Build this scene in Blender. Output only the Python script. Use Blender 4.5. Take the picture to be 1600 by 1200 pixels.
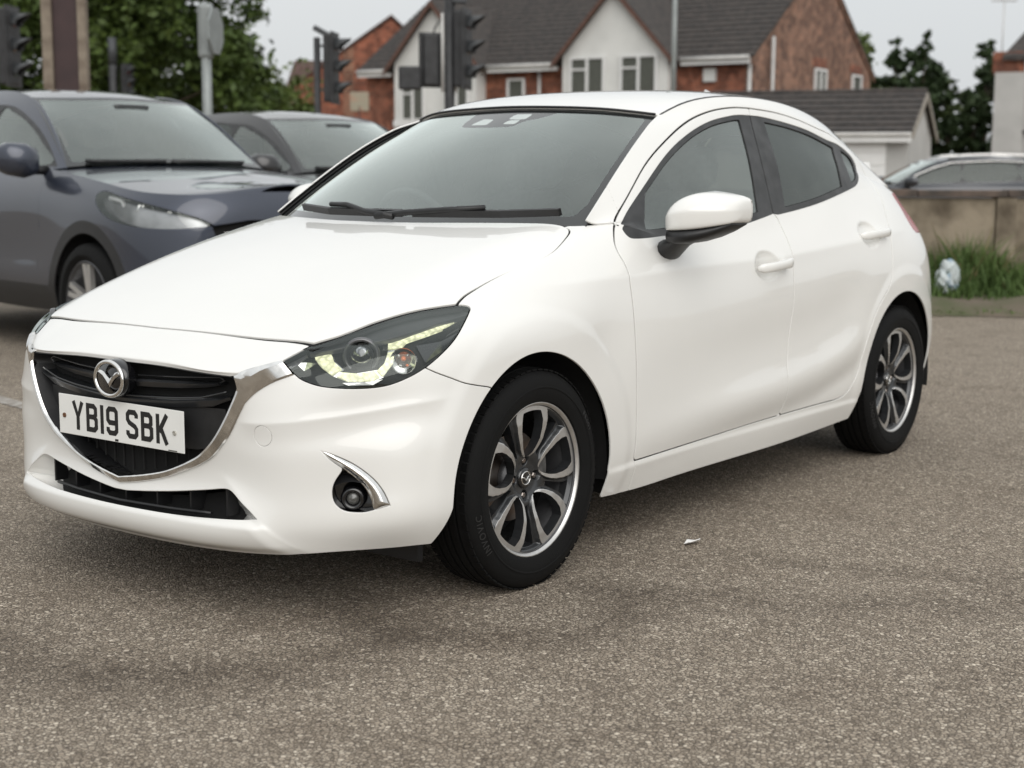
import bpy, bmesh, math, random
import numpy as np
from mathutils import Vector, Matrix

for o in list(bpy.data.objects):
    bpy.data.objects.remove(o, do_unlink=True)
SC = bpy.context.scene
COL = SC.collection
R_ = math.radians

# ---------------------------------------------------------------- camera, sky, sun, exposure
cam_d = bpy.data.cameras.new('camera')
cam_d.sensor_width = 36.0
cam_d.lens = 51.70
cam_d.clip_start = 0.05
cam_d.clip_end = 3000
cam = bpy.data.objects.new('camera', cam_d)
COL.objects.link(cam)
cam.location = (3.2740, 3.1742, 1.1594)
_yaw, _pit, _rol = R_(-143.1767), R_(-8.1784), R_(0.3082)
_f = Vector((math.cos(_pit) * math.cos(_yaw), math.cos(_pit) * math.sin(_yaw), math.sin(_pit)))
_r = _f.cross(Vector((0, 0, 1))).normalized()
_u = _r.cross(_f)
_r, _u = math.cos(_rol) * _r + math.sin(_rol) * _u, -math.sin(_rol) * _r + math.cos(_rol) * _u
cam.rotation_euler = Matrix((_r, _u, -_f)).transposed().to_euler()
cam_d.dof.use_dof = True
cam_d.dof.focus_distance = 4.0
cam_d.dof.aperture_fstop = 3.6
SC.camera = cam

world = bpy.data.worlds.new('World')
SC.world = world
world.use_nodes = True
wn = world.node_tree
wn.nodes.clear()
sky = wn.nodes.new('ShaderNodeTexSky')
sky.sky_type = 'NISHITA'
sky.sun_disc = False
SUN_EL, SUN_AZ = R_(36), R_(52)
sky.sun_elevation = SUN_EL
sky.sun_rotation = R_(90) - SUN_AZ
sky.air_density = 1.0
sky.dust_density = 4.0
sky.ozone_density = 1.0
# overcast: cloud evens the clear sky out to an almost uniform pale grey
hsv = wn.nodes.new('ShaderNodeHueSaturation')
hsv.inputs['Saturation'].default_value = 0.12
wn.links.new(sky.outputs[0], hsv.inputs['Color'])
tcw = wn.nodes.new('ShaderNodeTexCoord')
nzw = wn.nodes.new('ShaderNodeTexNoise')
nzw.inputs['Scale'].default_value = 1.6
nzw.inputs['Detail'].default_value = 5
wn.links.new(tcw.outputs['Generated'], nzw.inputs['Vector'])
rmp = wn.nodes.new('ShaderNodeValToRGB')
rmp.color_ramp.elements[0].position = 0.3
rmp.color_ramp.elements[0].color = (5.85, 6.1, 6.25, 1)
rmp.color_ramp.elements[1].position = 0.7
rmp.color_ramp.elements[1].color = (6.4, 6.52, 6.5, 1)
wn.links.new(nzw.outputs['Fac'], rmp.inputs['Fac'])
# an overcast sky grows brighter from the horizon to the zenith (CIE overcast law, softened)
sepw = wn.nodes.new('ShaderNodeSeparateXYZ')
wn.links.new(tcw.outputs['Generated'], sepw.inputs[0])
grd = wn.nodes.new('ShaderNodeMapRange')
grd.inputs[1].default_value, grd.inputs[2].default_value = 0.0, 1.0
grd.inputs[3].default_value, grd.inputs[4].default_value = 1.0, 1.7
wn.links.new(sepw.outputs[2], grd.inputs[0])
sclw = wn.nodes.new('ShaderNodeVectorMath')
sclw.operation = 'SCALE'
wn.links.new(rmp.outputs[0], sclw.inputs[0])
wn.links.new(grd.outputs[0], sclw.inputs['Scale'])
mixw = wn.nodes.new('ShaderNodeMix')
mixw.data_type = 'RGBA'
mixw.inputs[0].default_value = 0.85
wn.links.new(hsv.outputs[0], mixw.inputs[6])
wn.links.new(sclw.outputs[0], mixw.inputs[7])
bg = wn.nodes.new('ShaderNodeBackground')
bg.inputs['Strength'].default_value = 0.1
wn.links.new(mixw.outputs[2], bg.inputs['Color'])
wo = wn.nodes.new('ShaderNodeOutputWorld')
wn.links.new(bg.outputs[0], wo.inputs['Surface'])

sun_d = bpy.data.lights.new('sun', 'SUN')
sun_d.energy = 1.4
sun_d.angle = R_(60)
sun_d.color = (1.0, 0.965, 0.92)
sun = bpy.data.objects.new('sun', sun_d)
COL.objects.link(sun)
_sd = Vector((math.cos(SUN_EL) * math.cos(SUN_AZ), math.cos(SUN_EL) * math.sin(SUN_AZ), math.sin(SUN_EL)))
sun.rotation_euler = _sd.to_track_quat('Z', 'Y').to_euler()

SC.view_settings.view_transform = 'Standard'
SC.view_settings.look = 'None'
SC.view_settings.exposure = 0.26
SC.view_settings.gamma = 1.0
SC.view_settings.use_curve_mapping = False
SC.render.resolution_x, SC.render.resolution_y = 1024, 768
SC.cycles.max_bounces = 10
SC.cycles.transparent_max_bounces = 16
SC.cycles.caustics_reflective = False
SC.cycles.caustics_refractive = False

# ---------------------------------------------------------------- materials
MATS = {}
def mat(name, col, rough=0.5, metal=0.0, coat=0.0, spec=0.5, emit=None, estr=0.0, build=None):
    if name in MATS:
        return MATS[name]
    m = bpy.data.materials.new(name)
    m.use_nodes = True
    b = m.node_tree.nodes['Principled BSDF']
    b.inputs['Base Color'].default_value = (*col, 1)
    b.inputs['Roughness'].default_value = rough
    b.inputs['Metallic'].default_value = metal
    b.inputs['Coat Weight'].default_value = coat
    b.inputs['Coat Roughness'].default_value = 0.03
    b.inputs['Specular IOR Level'].default_value = spec
    if emit:
        b.inputs['Emission Color'].default_value = (*emit, 1)
        b.inputs['Emission Strength'].default_value = estr
    MATS[name] = m
    if build:
        build(m.node_tree, b)
    return m

def vary(scale, amount, col2=None, detail=6, bump=0.0, bscale=None, rough=None, thresh=(0.35, 0.65)):
    """noise that varies a material's base colour between its own and col2, plus fine bump"""
    def f(nt, b):
        N, L = nt.nodes, nt.links
        tc = N.new('ShaderNodeTexCoord')
        nz = N.new('ShaderNodeTexNoise')
        nz.inputs['Scale'].default_value = scale
        nz.inputs['Detail'].default_value = detail
        L.new(tc.outputs['Object'], nz.inputs['Vector'])
        c1 = tuple(b.inputs['Base Color'].default_value)
        c2 = (*col2, 1) if col2 else (*[c * (1 - amount) for c in c1[:3]], 1)
        r = N.new('ShaderNodeValToRGB')
        r.color_ramp.elements[0].position, r.color_ramp.elements[1].position = thresh
        r.color_ramp.elements[0].color = c2
        r.color_ramp.elements[1].color = c1
        L.new(nz.outputs['Fac'], r.inputs['Fac'])
        L.new(r.outputs[0], b.inputs['Base Color'])
        if rough:
            mr = N.new('ShaderNodeMapRange')
            mr.inputs[3].default_value, mr.inputs[4].default_value = rough
            L.new(nz.outputs['Fac'], mr.inputs[0])
            L.new(mr.outputs[0], b.inputs['Roughness'])
        if bump:
            n2 = N.new('ShaderNodeTexNoise')
            n2.inputs['Scale'].default_value = bscale or scale * 4
            n2.inputs['Detail'].default_value = 4
            L.new(tc.outputs['Object'], n2.inputs['Vector'])
            bp = N.new('ShaderNodeBump')
            bp.inputs['Strength'].default_value = bump
            bp.inputs['Distance'].default_value = 0.01
            L.new(n2.outputs['Fac'], bp.inputs['Height'])
            L.new(bp.outputs[0], b.inputs['Normal'])
    return f

def glass_mat(name, tint, ior=1.5, rough=0.0, dust=0.0, fboost=1.0):
    """thin sheet glass: tinted see-through plus a Fresnel mirror layer, a film of dust"""
    if name in MATS:
        return MATS[name]
    m = bpy.data.materials.new(name)
    m.use_nodes = True
    nt = m.node_tree
    N, L = nt.nodes, nt.links
    N.clear()
    out = N.new('ShaderNodeOutputMaterial')
    tr = N.new('ShaderNodeBsdfTransparent')
    tr.inputs[0].default_value = (*tint, 1)
    gl = N.new('ShaderNodeBsdfGlossy')
    gl.inputs['Roughness'].default_value = rough
    gl.inputs[0].default_value = (.93, 1.0, .965, 1)
    fr = N.new('ShaderNodeFresnel')
    fr.inputs['IOR'].default_value = ior
    mu = N.new('ShaderNodeMath')
    mu.operation = 'MULTIPLY'
    mu.use_clamp = True
    mu.inputs[1].default_value = fboost
    L.new(fr.outputs[0], mu.inputs[0])
    mx = N.new('ShaderNodeMixShader')
    L.new(mu.outputs[0], mx.inputs[0])
    L.new(tr.outputs[0], mx.inputs[1])
    L.new(gl.outputs[0], mx.inputs[2])
    last = mx
    if dust:
        df = N.new('ShaderNodeBsdfDiffuse')
        df.inputs[0].default_value = (0.62, 0.66, 0.63, 1)
        tc = N.new('ShaderNodeTexCoord')
        nz = N.new('ShaderNodeTexNoise')
        nz.inputs['Scale'].default_value = 9
        nz.inputs['Detail'].default_value = 8
        L.new(tc.outputs['Object'], nz.inputs['Vector'])
        mr = N.new('ShaderNodeMapRange')
        mr.inputs[1].default_value, mr.inputs[2].default_value = 0.3, 0.75
        mr.inputs[3].default_value, mr.inputs[4].default_value = dust * 0.6, dust * 1.3
        L.new(nz.outputs['Fac'], mr.inputs[0])
        m2 = N.new('ShaderNodeMixShader')
        L.new(mr.outputs[0], m2.inputs[0])
        L.new(mx.outputs[0], m2.inputs[1])
        L.new(df.outputs[0], m2.inputs[2])
        last = m2
    L.new(last.outputs[0], out.inputs['Surface'])
    MATS[name] = m
    return m

# ---------------------------------------------------------------- object helpers
def tag(o, label=None, cat=None, group=None, kind=None):
    if label: o['label'] = label
    if cat: o['category'] = cat
    if group: o['group'] = group
    if kind: o['kind'] = kind
    return o

def empty(name, loc=(0, 0, 0), rz=0.0):
    o = bpy.data.objects.new(name, None)
    o.empty_display_size = 0.2
    o.location = loc
    o.rotation_euler = (0, 0, rz)
    COL.objects.link(o)
    return o

def mesh_obj(name, V, F, m, parent=None, smooth=False, normals=None, auto=None):
    me = bpy.data.meshes.new(name)
    V = np.asarray(V, dtype=float)
    me.from_pydata(V.tolist(), [], [list(map(int, f)) for f in F])
    me.materials.append(m)
    if smooth or normals is not None:
        me.polygons.foreach_set('use_smooth', [True] * len(me.polygons))
    me.update()
    if normals is not None:
        me.normals_split_custom_set_from_vertices(np.asarray(normals).tolist())
    elif auto:
        me.set_sharp_from_angle(angle=R_(auto))
    o = bpy.data.objects.new(name, me)
    COL.objects.link(o)
    if parent: o.parent = parent
    return o

class MB:
    """collects shapes into one mesh"""
    def __init__(s): s.v = []; s.f = []
    def add(s, V, F):
        b = len(s.v)
        s.v += [tuple(p) for p in V]
        s.f += [tuple(i + b for i in f) for f in F]
        return s
    def box(s, c, d, rot=None, bev=0.0):
        hx, hy, hz = d[0] / 2, d[1] / 2, d[2] / 2
        if bev <= 0:
            P = [Vector((x, y, z)) for x in (-hx, hx) for y in (-hy, hy) for z in (-hz, hz)]
            F = [(0, 1, 3, 2), (4, 6, 7, 5), (0, 4, 5, 1), (2, 3, 7, 6), (0, 2, 6, 4), (1, 5, 7, 3)]
        else:
            bm = bmesh.new()
            bmesh.ops.create_cube(bm, size=1)
            bmesh.ops.scale(bm, vec=d, verts=bm.verts)
            bmesh.ops.bevel(bm, geom=bm.edges[:], offset=bev, segments=2, profile=0.5, affect='EDGES')
            P = [v.co.copy() for v in bm.verts]
            bm.verts.index_update()
            F = [tuple(v.index for v in f.verts) for f in bm.faces]
            bm.free()
        if rot is not None:
            if not isinstance(rot, Matrix):
                rot = Matrix.Rotation(rot, 3, 'Z')
            P = [rot @ p for p in P]
        c = Vector(c)
        return s.add([p + c for p in P], F)
    def tube(s, path, rad, n=10, caps=True, closed=False):
        path = [Vector(p) for p in path]
        m = len(path)
        rr = rad if hasattr(rad, '__len__') else [rad] * m
        rings = []
        up = None
        for i, p in enumerate(path):
            if closed:
                t = (path[(i + 1) % m] - path[i - 1]).normalized()
            else:
                t = (path[min(i + 1, m - 1)] - path[max(i - 1, 0)]).normalized()
            if up is None:
                up = Vector((0, 0, 1)) if abs(t.z) < 0.9 else Vector((1, 0, 0))
            a = t.cross(up).normalized()
            b = a.cross(t).normalized()
            up = b
            rings.append([p + rr[i] * (math.cos(2 * math.pi * k / n) * a + math.sin(2 * math.pi * k / n) * b) for k in range(n)])
        V = [v for r in rings for v in r]
        F = []
        for i in range(m if closed else m - 1):
            j = (i + 1) % m
            for k in range(n):
                F.append((i * n + k, j * n + k, j * n + (k + 1) % n, i * n + (k + 1) % n))
        if caps and not closed:
            F.append(tuple(range(n)))
            F.append(tuple(reversed([(m - 1) * n + k for k in range(n)])))
        return s.add(V, F)
    def lathe(s, prof, o=(0, 0, 0), axis='Y', n=48, a0=0.0, a1=2 * math.pi):
        """prof: (radius, along)"""
        full = abs(a1 - a0 - 2 * math.pi) < 1e-6
        nn = n if full else n + 1
        V = []
        for i in range(nn):
            a = a0 + (a1 - a0) * i / n
            for r, h in prof:
                c, sn = r * math.cos(a), r * math.sin(a)
                p = {'Y': (c, h, sn), 'Z': (c, sn, h), 'X': (h, c, sn)}[axis]
                V.append(tuple(p[k] + o[k] for k in range(3)))
        m = len(prof)
        F = []
        for i in range(n):
            j = (i + 1) % nn
            for k in range(m - 1):
                F.append((i * m + k, i * m + k + 1, j * m + k + 1, j * m + k))
        return s.add(V, F)
    def prism(s, poly, axis, a, b):
        """poly of 2D points extruded along axis from a to b; poly coordinates are the two other axes in order"""
        def mk(p, h):
            return {'x': (h, p[0], p[1]), 'y': (p[0], h, p[1]), 'z': (p[0], p[1], h)}[axis]
        n = len(poly)
        V = [mk(p, a) for p in poly] + [mk(p, b) for p in poly]
        F = [tuple(range(n)), tuple(range(2 * n - 1, n - 1, -1))]
        F += [(i, i + n, (i + 1) % n + n, (i + 1) % n) for i in range(n)]
        return s.add(V, F)
    def build(s, name, m, parent=None, smooth=False, auto=None):
        o = mesh_obj(name, s.v, s.f, m, parent, smooth=smooth or bool(auto), auto=auto)
        bm = bmesh.new()
        bm.from_mesh(o.data)
        bmesh.ops.recalc_face_normals(bm, faces=bm.faces)
        bm.to_mesh(o.data)
        bm.free()
        return o

# ---------------------------------------------------------------- surface toolkit: lofts and cuts on triangle meshes
def cubic(k, Y, q):
    """natural cubic spline through values Y (n,...) at knots k, sampled at q"""
    k = np.asarray(k, float); Y = np.asarray(Y, float); q = np.asarray(q, float)
    n = len(k)
    h = np.diff(k)
    A = np.eye(n)
    B = np.zeros_like(Y)
    for i in range(1, n - 1):
        A[i, i - 1], A[i, i], A[i, i + 1] = h[i - 1], 2 * (h[i - 1] + h[i]), h[i]
        B[i] = 6 * ((Y[i + 1] - Y[i]) / h[i] - (Y[i] - Y[i - 1]) / h[i - 1])
    M = np.linalg.solve(A, B.reshape(n, -1)).reshape(Y.shape)
    i = np.clip(np.searchsorted(k, q, side='right') - 1, 0, n - 2)
    e = (slice(None),) + (None,) * (Y.ndim - 1)
    a = (k[i + 1] - q)[e]; b = (q - k[i])[e]; hh = h[i][e]
    return (M[i] * a**3 + M[i + 1] * b**3) / (6 * hh) + (Y[i] / hh - M[i] * hh / 6) * a + (Y[i + 1] / hh - M[i + 1] * hh / 6) * b

def chord_knots(P, axis):
    """average chord-length knots along an axis of a (rows, stations, 3) table"""
    d = np.linalg.norm(np.diff(P, axis=axis), axis=2)
    d = np.sqrt(d.mean(axis=1 - axis) ** 2 + 1e-8)
    return np.concatenate([[0], np.cumsum(d)])

def loft(T, ns, nt, mirror=None, end_mirror=False):
    """T (stations, rows, 3) -> fine grid (ns, nt, 3). mirror: 'y' continues the table symmetrically past station 0"""
    T = np.asarray(T, float)
    S = T
    pad0 = pad1 = 0
    if mirror == 'y':
        g = T[1:4][::-1] * np.array([1, -1, 1]); S = np.concatenate([g, S]); pad0 = len(g)
    if end_mirror:
        g = T[-4:-1][::-1] * np.array([1, -1, 1]); S = np.concatenate([S, g]); pad1 = len(g)
    ks = chord_knots(S, 0)
    kt = chord_knots(T, 1)
    # chords of the rows averaged over stations
    q = np.linspace(ks[pad0], ks[len(ks) - 1 - pad1], ns)
    A = cubic(ks, S, q)                                   # (ns, rows, 3)
    t = np.linspace(0, kt[-1], nt)
    G = cubic(kt, A.transpose(1, 0, 2), t).transpose(1, 0, 2)
    return G, (q - ks[pad0], ks[pad0:len(ks) - pad1] - ks[pad0])

def grid_tm(G, flip=False):
    ns, nt = G.shape[:2]
    I = np.arange(ns * nt).reshape(ns, nt)
    a, b, c, d = I[:-1, :-1].ravel(), I[1:, :-1].ravel(), I[1:, 1:].ravel(), I[:-1, 1:].ravel()
    F = np.concatenate([np.stack([a, b, c], 1), np.stack([a, c, d], 1)])
    if flip: F = F[:, ::-1]
    return TM(G.reshape(-1, 3), F)

class TM:
    """triangle mesh with vertex normals"""
    def __init__(s, V, F, N=None):
        s.V = np.asarray(V, float); s.F = np.asarray(F, int)
        s.N = s.normals() if N is None else N
    def normals(s):
        t = s.V[s.F]
        n = np.cross(t[:, 1] - t[:, 0], t[:, 2] - t[:, 0])
        N = np.zeros_like(s.V)
        for i in range(3): np.add.at(N, s.F[:, i], n)
        l = np.linalg.norm(N, axis=1, keepdims=True); l[l == 0] = 1
        return N / l
    def compact(s):
        u, inv = np.unique(s.F, return_inverse=True)
        return TM(s.V[u], inv.reshape(-1, 3), s.N[u])
    def cut(s, f, eps=2e-4):
        """split along the zero line of the per-vertex function f -> (f<0 part, f>0 part)"""
        f = np.where(np.abs(f) < eps, np.where(f < 0, -eps, eps), f)
        sg = f > 0
        ts = sg[s.F]
        c = ts.sum(1)
        keepn, keepp = s.F[c == 0], s.F[c == 3]
        mix = s.F[(c == 1) | (c == 2)]
        if len(mix) == 0:
            return TM(s.V, keepn, s.N).compact() if len(keepn) else TM(np.zeros((0, 3)), np.zeros((0, 3), int), np.zeros((0, 3))), \
                   TM(s.V, keepp, s.N).compact() if len(keepp) else TM(np.zeros((0, 3)), np.zeros((0, 3), int), np.zeros((0, 3)))
        ms = sg[mix]
        one = ms.sum(1) == 1
        lone = np.where(one[:, None], ms, ~ms)
        k = lone.argmax(1)
        r = np.arange(len(mix))
        A, B, C = mix[r, k], mix[r, (k + 1) % 3], mix[r, (k + 2) % 3]
        n0 = len(s.V)
        e = np.concatenate([np.sort(np.stack([A, B], 1), 1), np.sort(np.stack([A, C], 1), 1)])
        ue, inv = np.unique(e, axis=0, return_inverse=True)
        inv = inv.ravel()
        w = f[ue[:, 0]] / (f[ue[:, 0]] - f[ue[:, 1]])
        NV = s.V[ue[:, 0]] * (1 - w)[:, None] + s.V[ue[:, 1]] * w[:, None]
        NN = s.N[ue[:, 0]] * (1 - w)[:, None] + s.N[ue[:, 1]] * w[:, None]
        NN /= np.linalg.norm(NN, axis=1, keepdims=True) + 1e-12
        AB, AC = n0 + inv[:len(A)], n0 + inv[len(A):]
        V2 = np.concatenate([s.V, NV]); N2 = np.concatenate([s.N, NN])
        tl = np.stack([A, AB, AC], 1)
        q1 = np.stack([AB, B, C], 1); q2 = np.stack([AB, C, AC], 1)
        pos = np.concatenate([keepp, tl[one], q1[~one], q2[~one]])
        neg = np.concatenate([keepn, tl[~one], q1[one], q2[one]])
        return TM(V2, neg, N2).compact(), TM(V2, pos, N2).compact()
    def mirrored(s):
        m = np.array([1, -1, 1])
        return TM(s.V * m, s.F[:, ::-1], s.N * m)
    def boundary(s):
        e = np.concatenate([s.F[:, [0, 1]], s.F[:, [1, 2]], s.F[:, [2, 0]]])
        key = np.sort(e, 1)
        u, inv, cnt = np.unique(key, axis=0, return_inverse=True, return_counts=True)
        return e[cnt[inv.ravel()] == 1]
    def offset(s, d): return TM(s.V + s.N * d, s.F, s.N)

def join(*tms):
    V, F, N, b = [], [], [], 0
    for t in tms:
        V.append(t.V); F.append(t.F + b); N.append(t.N); b += len(t.V)
    return TM(np.concatenate(V), np.concatenate(F), np.concatenate(N))

def weld(tm, d=1e-5):
    key = np.round(tm.V / d).astype(np.int64)
    u, idx, inv = np.unique(key, axis=0, return_index=True, return_inverse=True)
    F = inv.ravel()[tm.F]
    F = F[(F[:, 0] != F[:, 1]) & (F[:, 1] != F[:, 2]) & (F[:, 2] != F[:, 0])]
    return TM(tm.V[idx], F)

def flanged(tm, depth=0.012, rnd=0.0016, skip=None):
    """turn a sheet panel into one with rounded, returned edges"""
    e = tm.boundary()
    if skip is not None:
        e = e[~(skip(tm.V[e[:, 0]]) & skip(tm.V[e[:, 1]]))]
    if len(e) == 0: return tm
    ids = np.unique(e)
    # outward in-surface direction at boundary vertices
    d = tm.V[e[:, 1]] - tm.V[e[:, 0]]
    nrm = tm.N[e[:, 0]] + tm.N[e[:, 1]]
    o = np.cross(d, nrm)
    o /= np.linalg.norm(o, axis=1, keepdims=True) + 1e-12
    O = np.zeros_like(tm.V)
    np.add.at(O, e[:, 0], o); np.add.at(O, e[:, 1], o)
    O = O[ids]; O /= np.linalg.norm(O, axis=1, keepdims=True) + 1e-12
    N = tm.N[ids]; P = tm.V[ids]
    mp = -np.ones(len(tm.V), int); mp[ids] = np.arange(len(ids))
    rings = [(0.7 * rnd, -0.3 * rnd, 0.75, 0.66), (rnd, -rnd, 0.97, 0.2), (rnd, -depth, 1.0, 0.0)]
    V, NN, F = [tm.V], [tm.N], [tm.F]
    base = len(tm.V)
    prev = lambda i: i
    a, b = e[:, 0], e[:, 1]
    pa, pb = a, b
    for oo, nn, wo_, wn_ in rings:
        V.append(P + O * oo + N * nn)
        M = O * wo_ + N * wn_
        NN.append(M / np.linalg.norm(M, axis=1, keepdims=True))
        qa, qb = base + mp[a], base + mp[b]
        F.append(np.stack([pb, pa, qa], 1)); F.append(np.stack([pb, qa, qb], 1))
        pa, pb = qa, qb
        base += len(ids)
    return TM(np.concatenate(V), np.concatenate(F), np.concatenate(NN))

def tm_obj(name, tm, m, parent=None):
    if len(tm.F) == 0: return None
    return mesh_obj(name, tm.V, tm.F, m, parent, normals=tm.N)

def seg_dist(P, poly, closed=True):
    """distance from 2D points to a polyline"""
    Q = np.asarray(poly, float)
    A = Q if closed else Q[:-1]
    B = np.roll(Q, -1, 0) if closed else Q[1:]
    out = np.full(len(P), 1e9)
    for a, b in zip(A, B):
        d = b - a
        t = np.clip(((P - a) @ d) / max(d @ d, 1e-12), 0, 1)
        out = np.minimum(out, np.hypot(*(P - a - t[:, None] * d).T))
    return out

def poly_sd(P, poly):
    """signed distance, negative inside"""
    Q = np.asarray(poly, float)
    d = seg_dist(P, Q)
    ins = np.zeros(len(P), bool)
    B = np.roll(Q, -1, 0)
    for a, b in zip(Q, B):
        c = (a[1] > P[:, 1]) != (b[1] > P[:, 1])
        if c.any():
            xx = (b[0] - a[0]) * (P[:, 1] - a[1]) / ((b[1] - a[1]) if b[1] != a[1] else 1e-12) + a[0]
            ins ^= c & (P[:, 0] < xx)
    return np.where(ins, -d, d)

def smooth_poly(pts, n=8, closed=True, corner=()):
    """Catmull-Rom resample of a 2D/3D polyline; indices in corner stay sharp"""
    P = np.asarray(pts, float)
    m = len(P)
    out = []
    for i in range(m if closed else m - 1):
        p0, p1, p2, p3 = P[(i - 1) % m if closed else max(i - 1, 0)], P[i], P[(i + 1) % m], P[(i + 2) % m if closed else min(i + 2, m - 1)]
        m1, m2 = (p2 - p0) / 2, (p3 - p1) / 2
        if i in corner: m1 = p2 - p1
        if (i + 1) % m in corner: m2 = p2 - p1
        l = np.linalg.norm(p2 - p1)
        for mm in (m1, m2):
            k = np.linalg.norm(mm)
            if k > 1.2 * l: mm *= 1.2 * l / k
        for t in np.arange(n) / n:
            out.append((2*t**3 - 3*t**2 + 1) * p1 + (t**3 - 2*t**2 + t) * m1 + (-2*t**3 + 3*t**2) * p2 + (t**3 - t**2) * m2)
    if not closed: out.append(P[-1])
    return np.array(out)

def sstep(x, a, b):
    t = np.clip((x - a) / (b - a), 0, 1)
    return t * t * (3 - 2 * t)
# ================================================================ the white hatchback
# x forward (front axle at 0, rear axle at -2.57), y to the car's left, z up
WB, WR, WY = 2.57, 0.308, 0.807

def hood_z(x, y):
    """height of the bonnet skin, also continued out over the wings"""
    y = np.abs(y)
    zc = cubic([-.7, -.45, -.24, 0., .25, .45, .56, .64, .75], np.array([1.075, 1.047, 1.008, .953, .884, .818, .775, .739, .685]), x)
    rid = np.interp(x, [-.4, .1, .45, .65], [.60, .59, .57, .52])
    k = 0.020
    soft = k * np.log1p(np.exp((y - rid) / k))
    slope = np.interp(x, [-.45, -.3, .1, .45, .65], [.28, .40, .46, .34, .12])
    return zc - 0.026 * (y / .58) ** 2 - slope * soft

# body side: stations from the nose round the corner to the tail, 8 rows from the top edge to the sill
SIDE = [   # z of None: lies on the bonnet skin
 [(.600,0,None),(.768,0,.678),(.785,0,.661),(.802,0,.56),(.800,0,.45),(.788,0,.34),(.815,0,.245),(.765,0,.185)],
 [(.595,.2,None),(.762,.2,.676),(.778,.2,.659),(.787,.2,.56),(.784,.2,.45),(.778,.2,.34),(.808,.2,.246),(.760,.2,.186)],
 [(.575,.40,None),(.743,.405,.668),(.757,.408,.652),(.752,.42,.56),(.747,.43,.45),(.750,.43,.34),(.768,.43,.25),(.722,.43,.19)],
 [(.550,.51,None),(.655,.533,.692),(.680,.538,.655),(.706,.540,.56),(.714,.543,.45),(.713,.542,.34),(.715,.542,.258),(.680,.545,.196)],
 [(.430,.585,None),(.472,.64,None),(.535,.682,.710),(.585,.684,.58),(.608,.680,.46),(.612,.678,.35),(.612,.680,.268),(.570,.675,.203)],
 [(.200,.655,None),(.245,.722,None),(.315,.777,.745),(.40,.805,.60),(.452,.806,.47),(.468,.806,.36),(.467,.803,.28),(.42,.782,.208)],
 [(.080,.650,None),(.080,.725,None),(.075,.787,.775),(.07,.827,.66),(.06,.835,.5),(.06,.832,.38),(.06,.825,.28),(.06,.80,.2)],
 [(-.16,.660,None),(-.18,.728,None),(-.2,.787,.828),(-.2,.825,.66),(-.2,.832,.5),(-.2,.83,.38),(-.2,.82,.28),(-.2,.795,.2)],
 [(-.43,.630,None),(-.43,.705,.968),(-.42,.768,.89),(-.42,.815,.70),(-.42,.828,.52),(-.42,.828,.39),(-.42,.818,.285),(-.42,.79,.195)],
 [(-.545,.708,1.006),(-.55,.742,.960),(-.55,.782,.885),(-.55,.82,.70),(-.55,.829,.52),(-.55,.827,.39),(-.55,.815,.285),(-.55,.788,.19)],
 [(-.75,.738,.966),(-.75,.762,.92),(-.75,.788,.87),(-.75,.822,.70),(-.75,.829,.52),(-.75,.825,.39),(-.75,.812,.285),(-.75,.785,.19)],
 [(-1.15,.744,.977),(-1.15,.766,.93),(-1.15,.793,.875),(-1.15,.827,.70),(-1.15,.832,.52),(-1.15,.827,.39),(-1.15,.812,.287),(-1.15,.785,.19)],
 [(-1.6,.737,1.014),(-1.6,.764,.96),(-1.6,.795,.90),(-1.6,.83,.72),(-1.6,.834,.53),(-1.6,.828,.39),(-1.6,.813,.29),(-1.6,.785,.19)],
 [(-2.0,.722,1.054),(-2.0,.759,.99),(-2.0,.797,.915),(-2.0,.835,.74),(-2.0,.838,.55),(-2.0,.83,.39),(-2.0,.815,.29),(-2.0,.785,.2)],
 [(-2.3,.702,1.092),(-2.3,.750,1.01),(-2.3,.795,.93),(-2.3,.838,.75),(-2.3,.842,.56),(-2.3,.835,.40),(-2.3,.82,.3),(-2.3,.79,.21)],
 [(-2.57,.686,1.10),(-2.57,.744,1.015),(-2.57,.79,.93),(-2.57,.836,.76),(-2.57,.843,.57),(-2.57,.838,.42),(-2.57,.82,.31),(-2.57,.79,.22)],
 [(-2.83,.650,1.085),(-2.84,.705,1.005),(-2.85,.752,.93),(-2.85,.808,.77),(-2.85,.822,.58),(-2.85,.82,.43),(-2.85,.80,.32),(-2.85,.77,.24)],
 [(-3.02,.56,1.07),(-3.05,.605,.99),(-3.08,.645,.92),(-3.09,.70,.77),(-3.11,.715,.58),(-3.11,.715,.43),(-3.10,.70,.33),(-3.06,.68,.26)],
 [(-3.13,.33,1.06),(-3.16,.34,.99),(-3.18,.35,.92),(-3.22,.37,.77),(-3.24,.38,.58),(-3.24,.38,.43),(-3.22,.38,.34),(-3.17,.38,.27)],
 [(-3.16,0,1.06),(-3.19,0,.99),(-3.21,0,.92),(-3.25,0,.77),(-3.27,0,.58),(-3.27,0,.43),(-3.25,0,.34),(-3.20,0,.27)],
]
SIDE = [[(x, y, float(hood_z(np.array([x]), np.array([y]))[0]) if z is None else z) for x, y, z in c] for c in SIDE]
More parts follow.
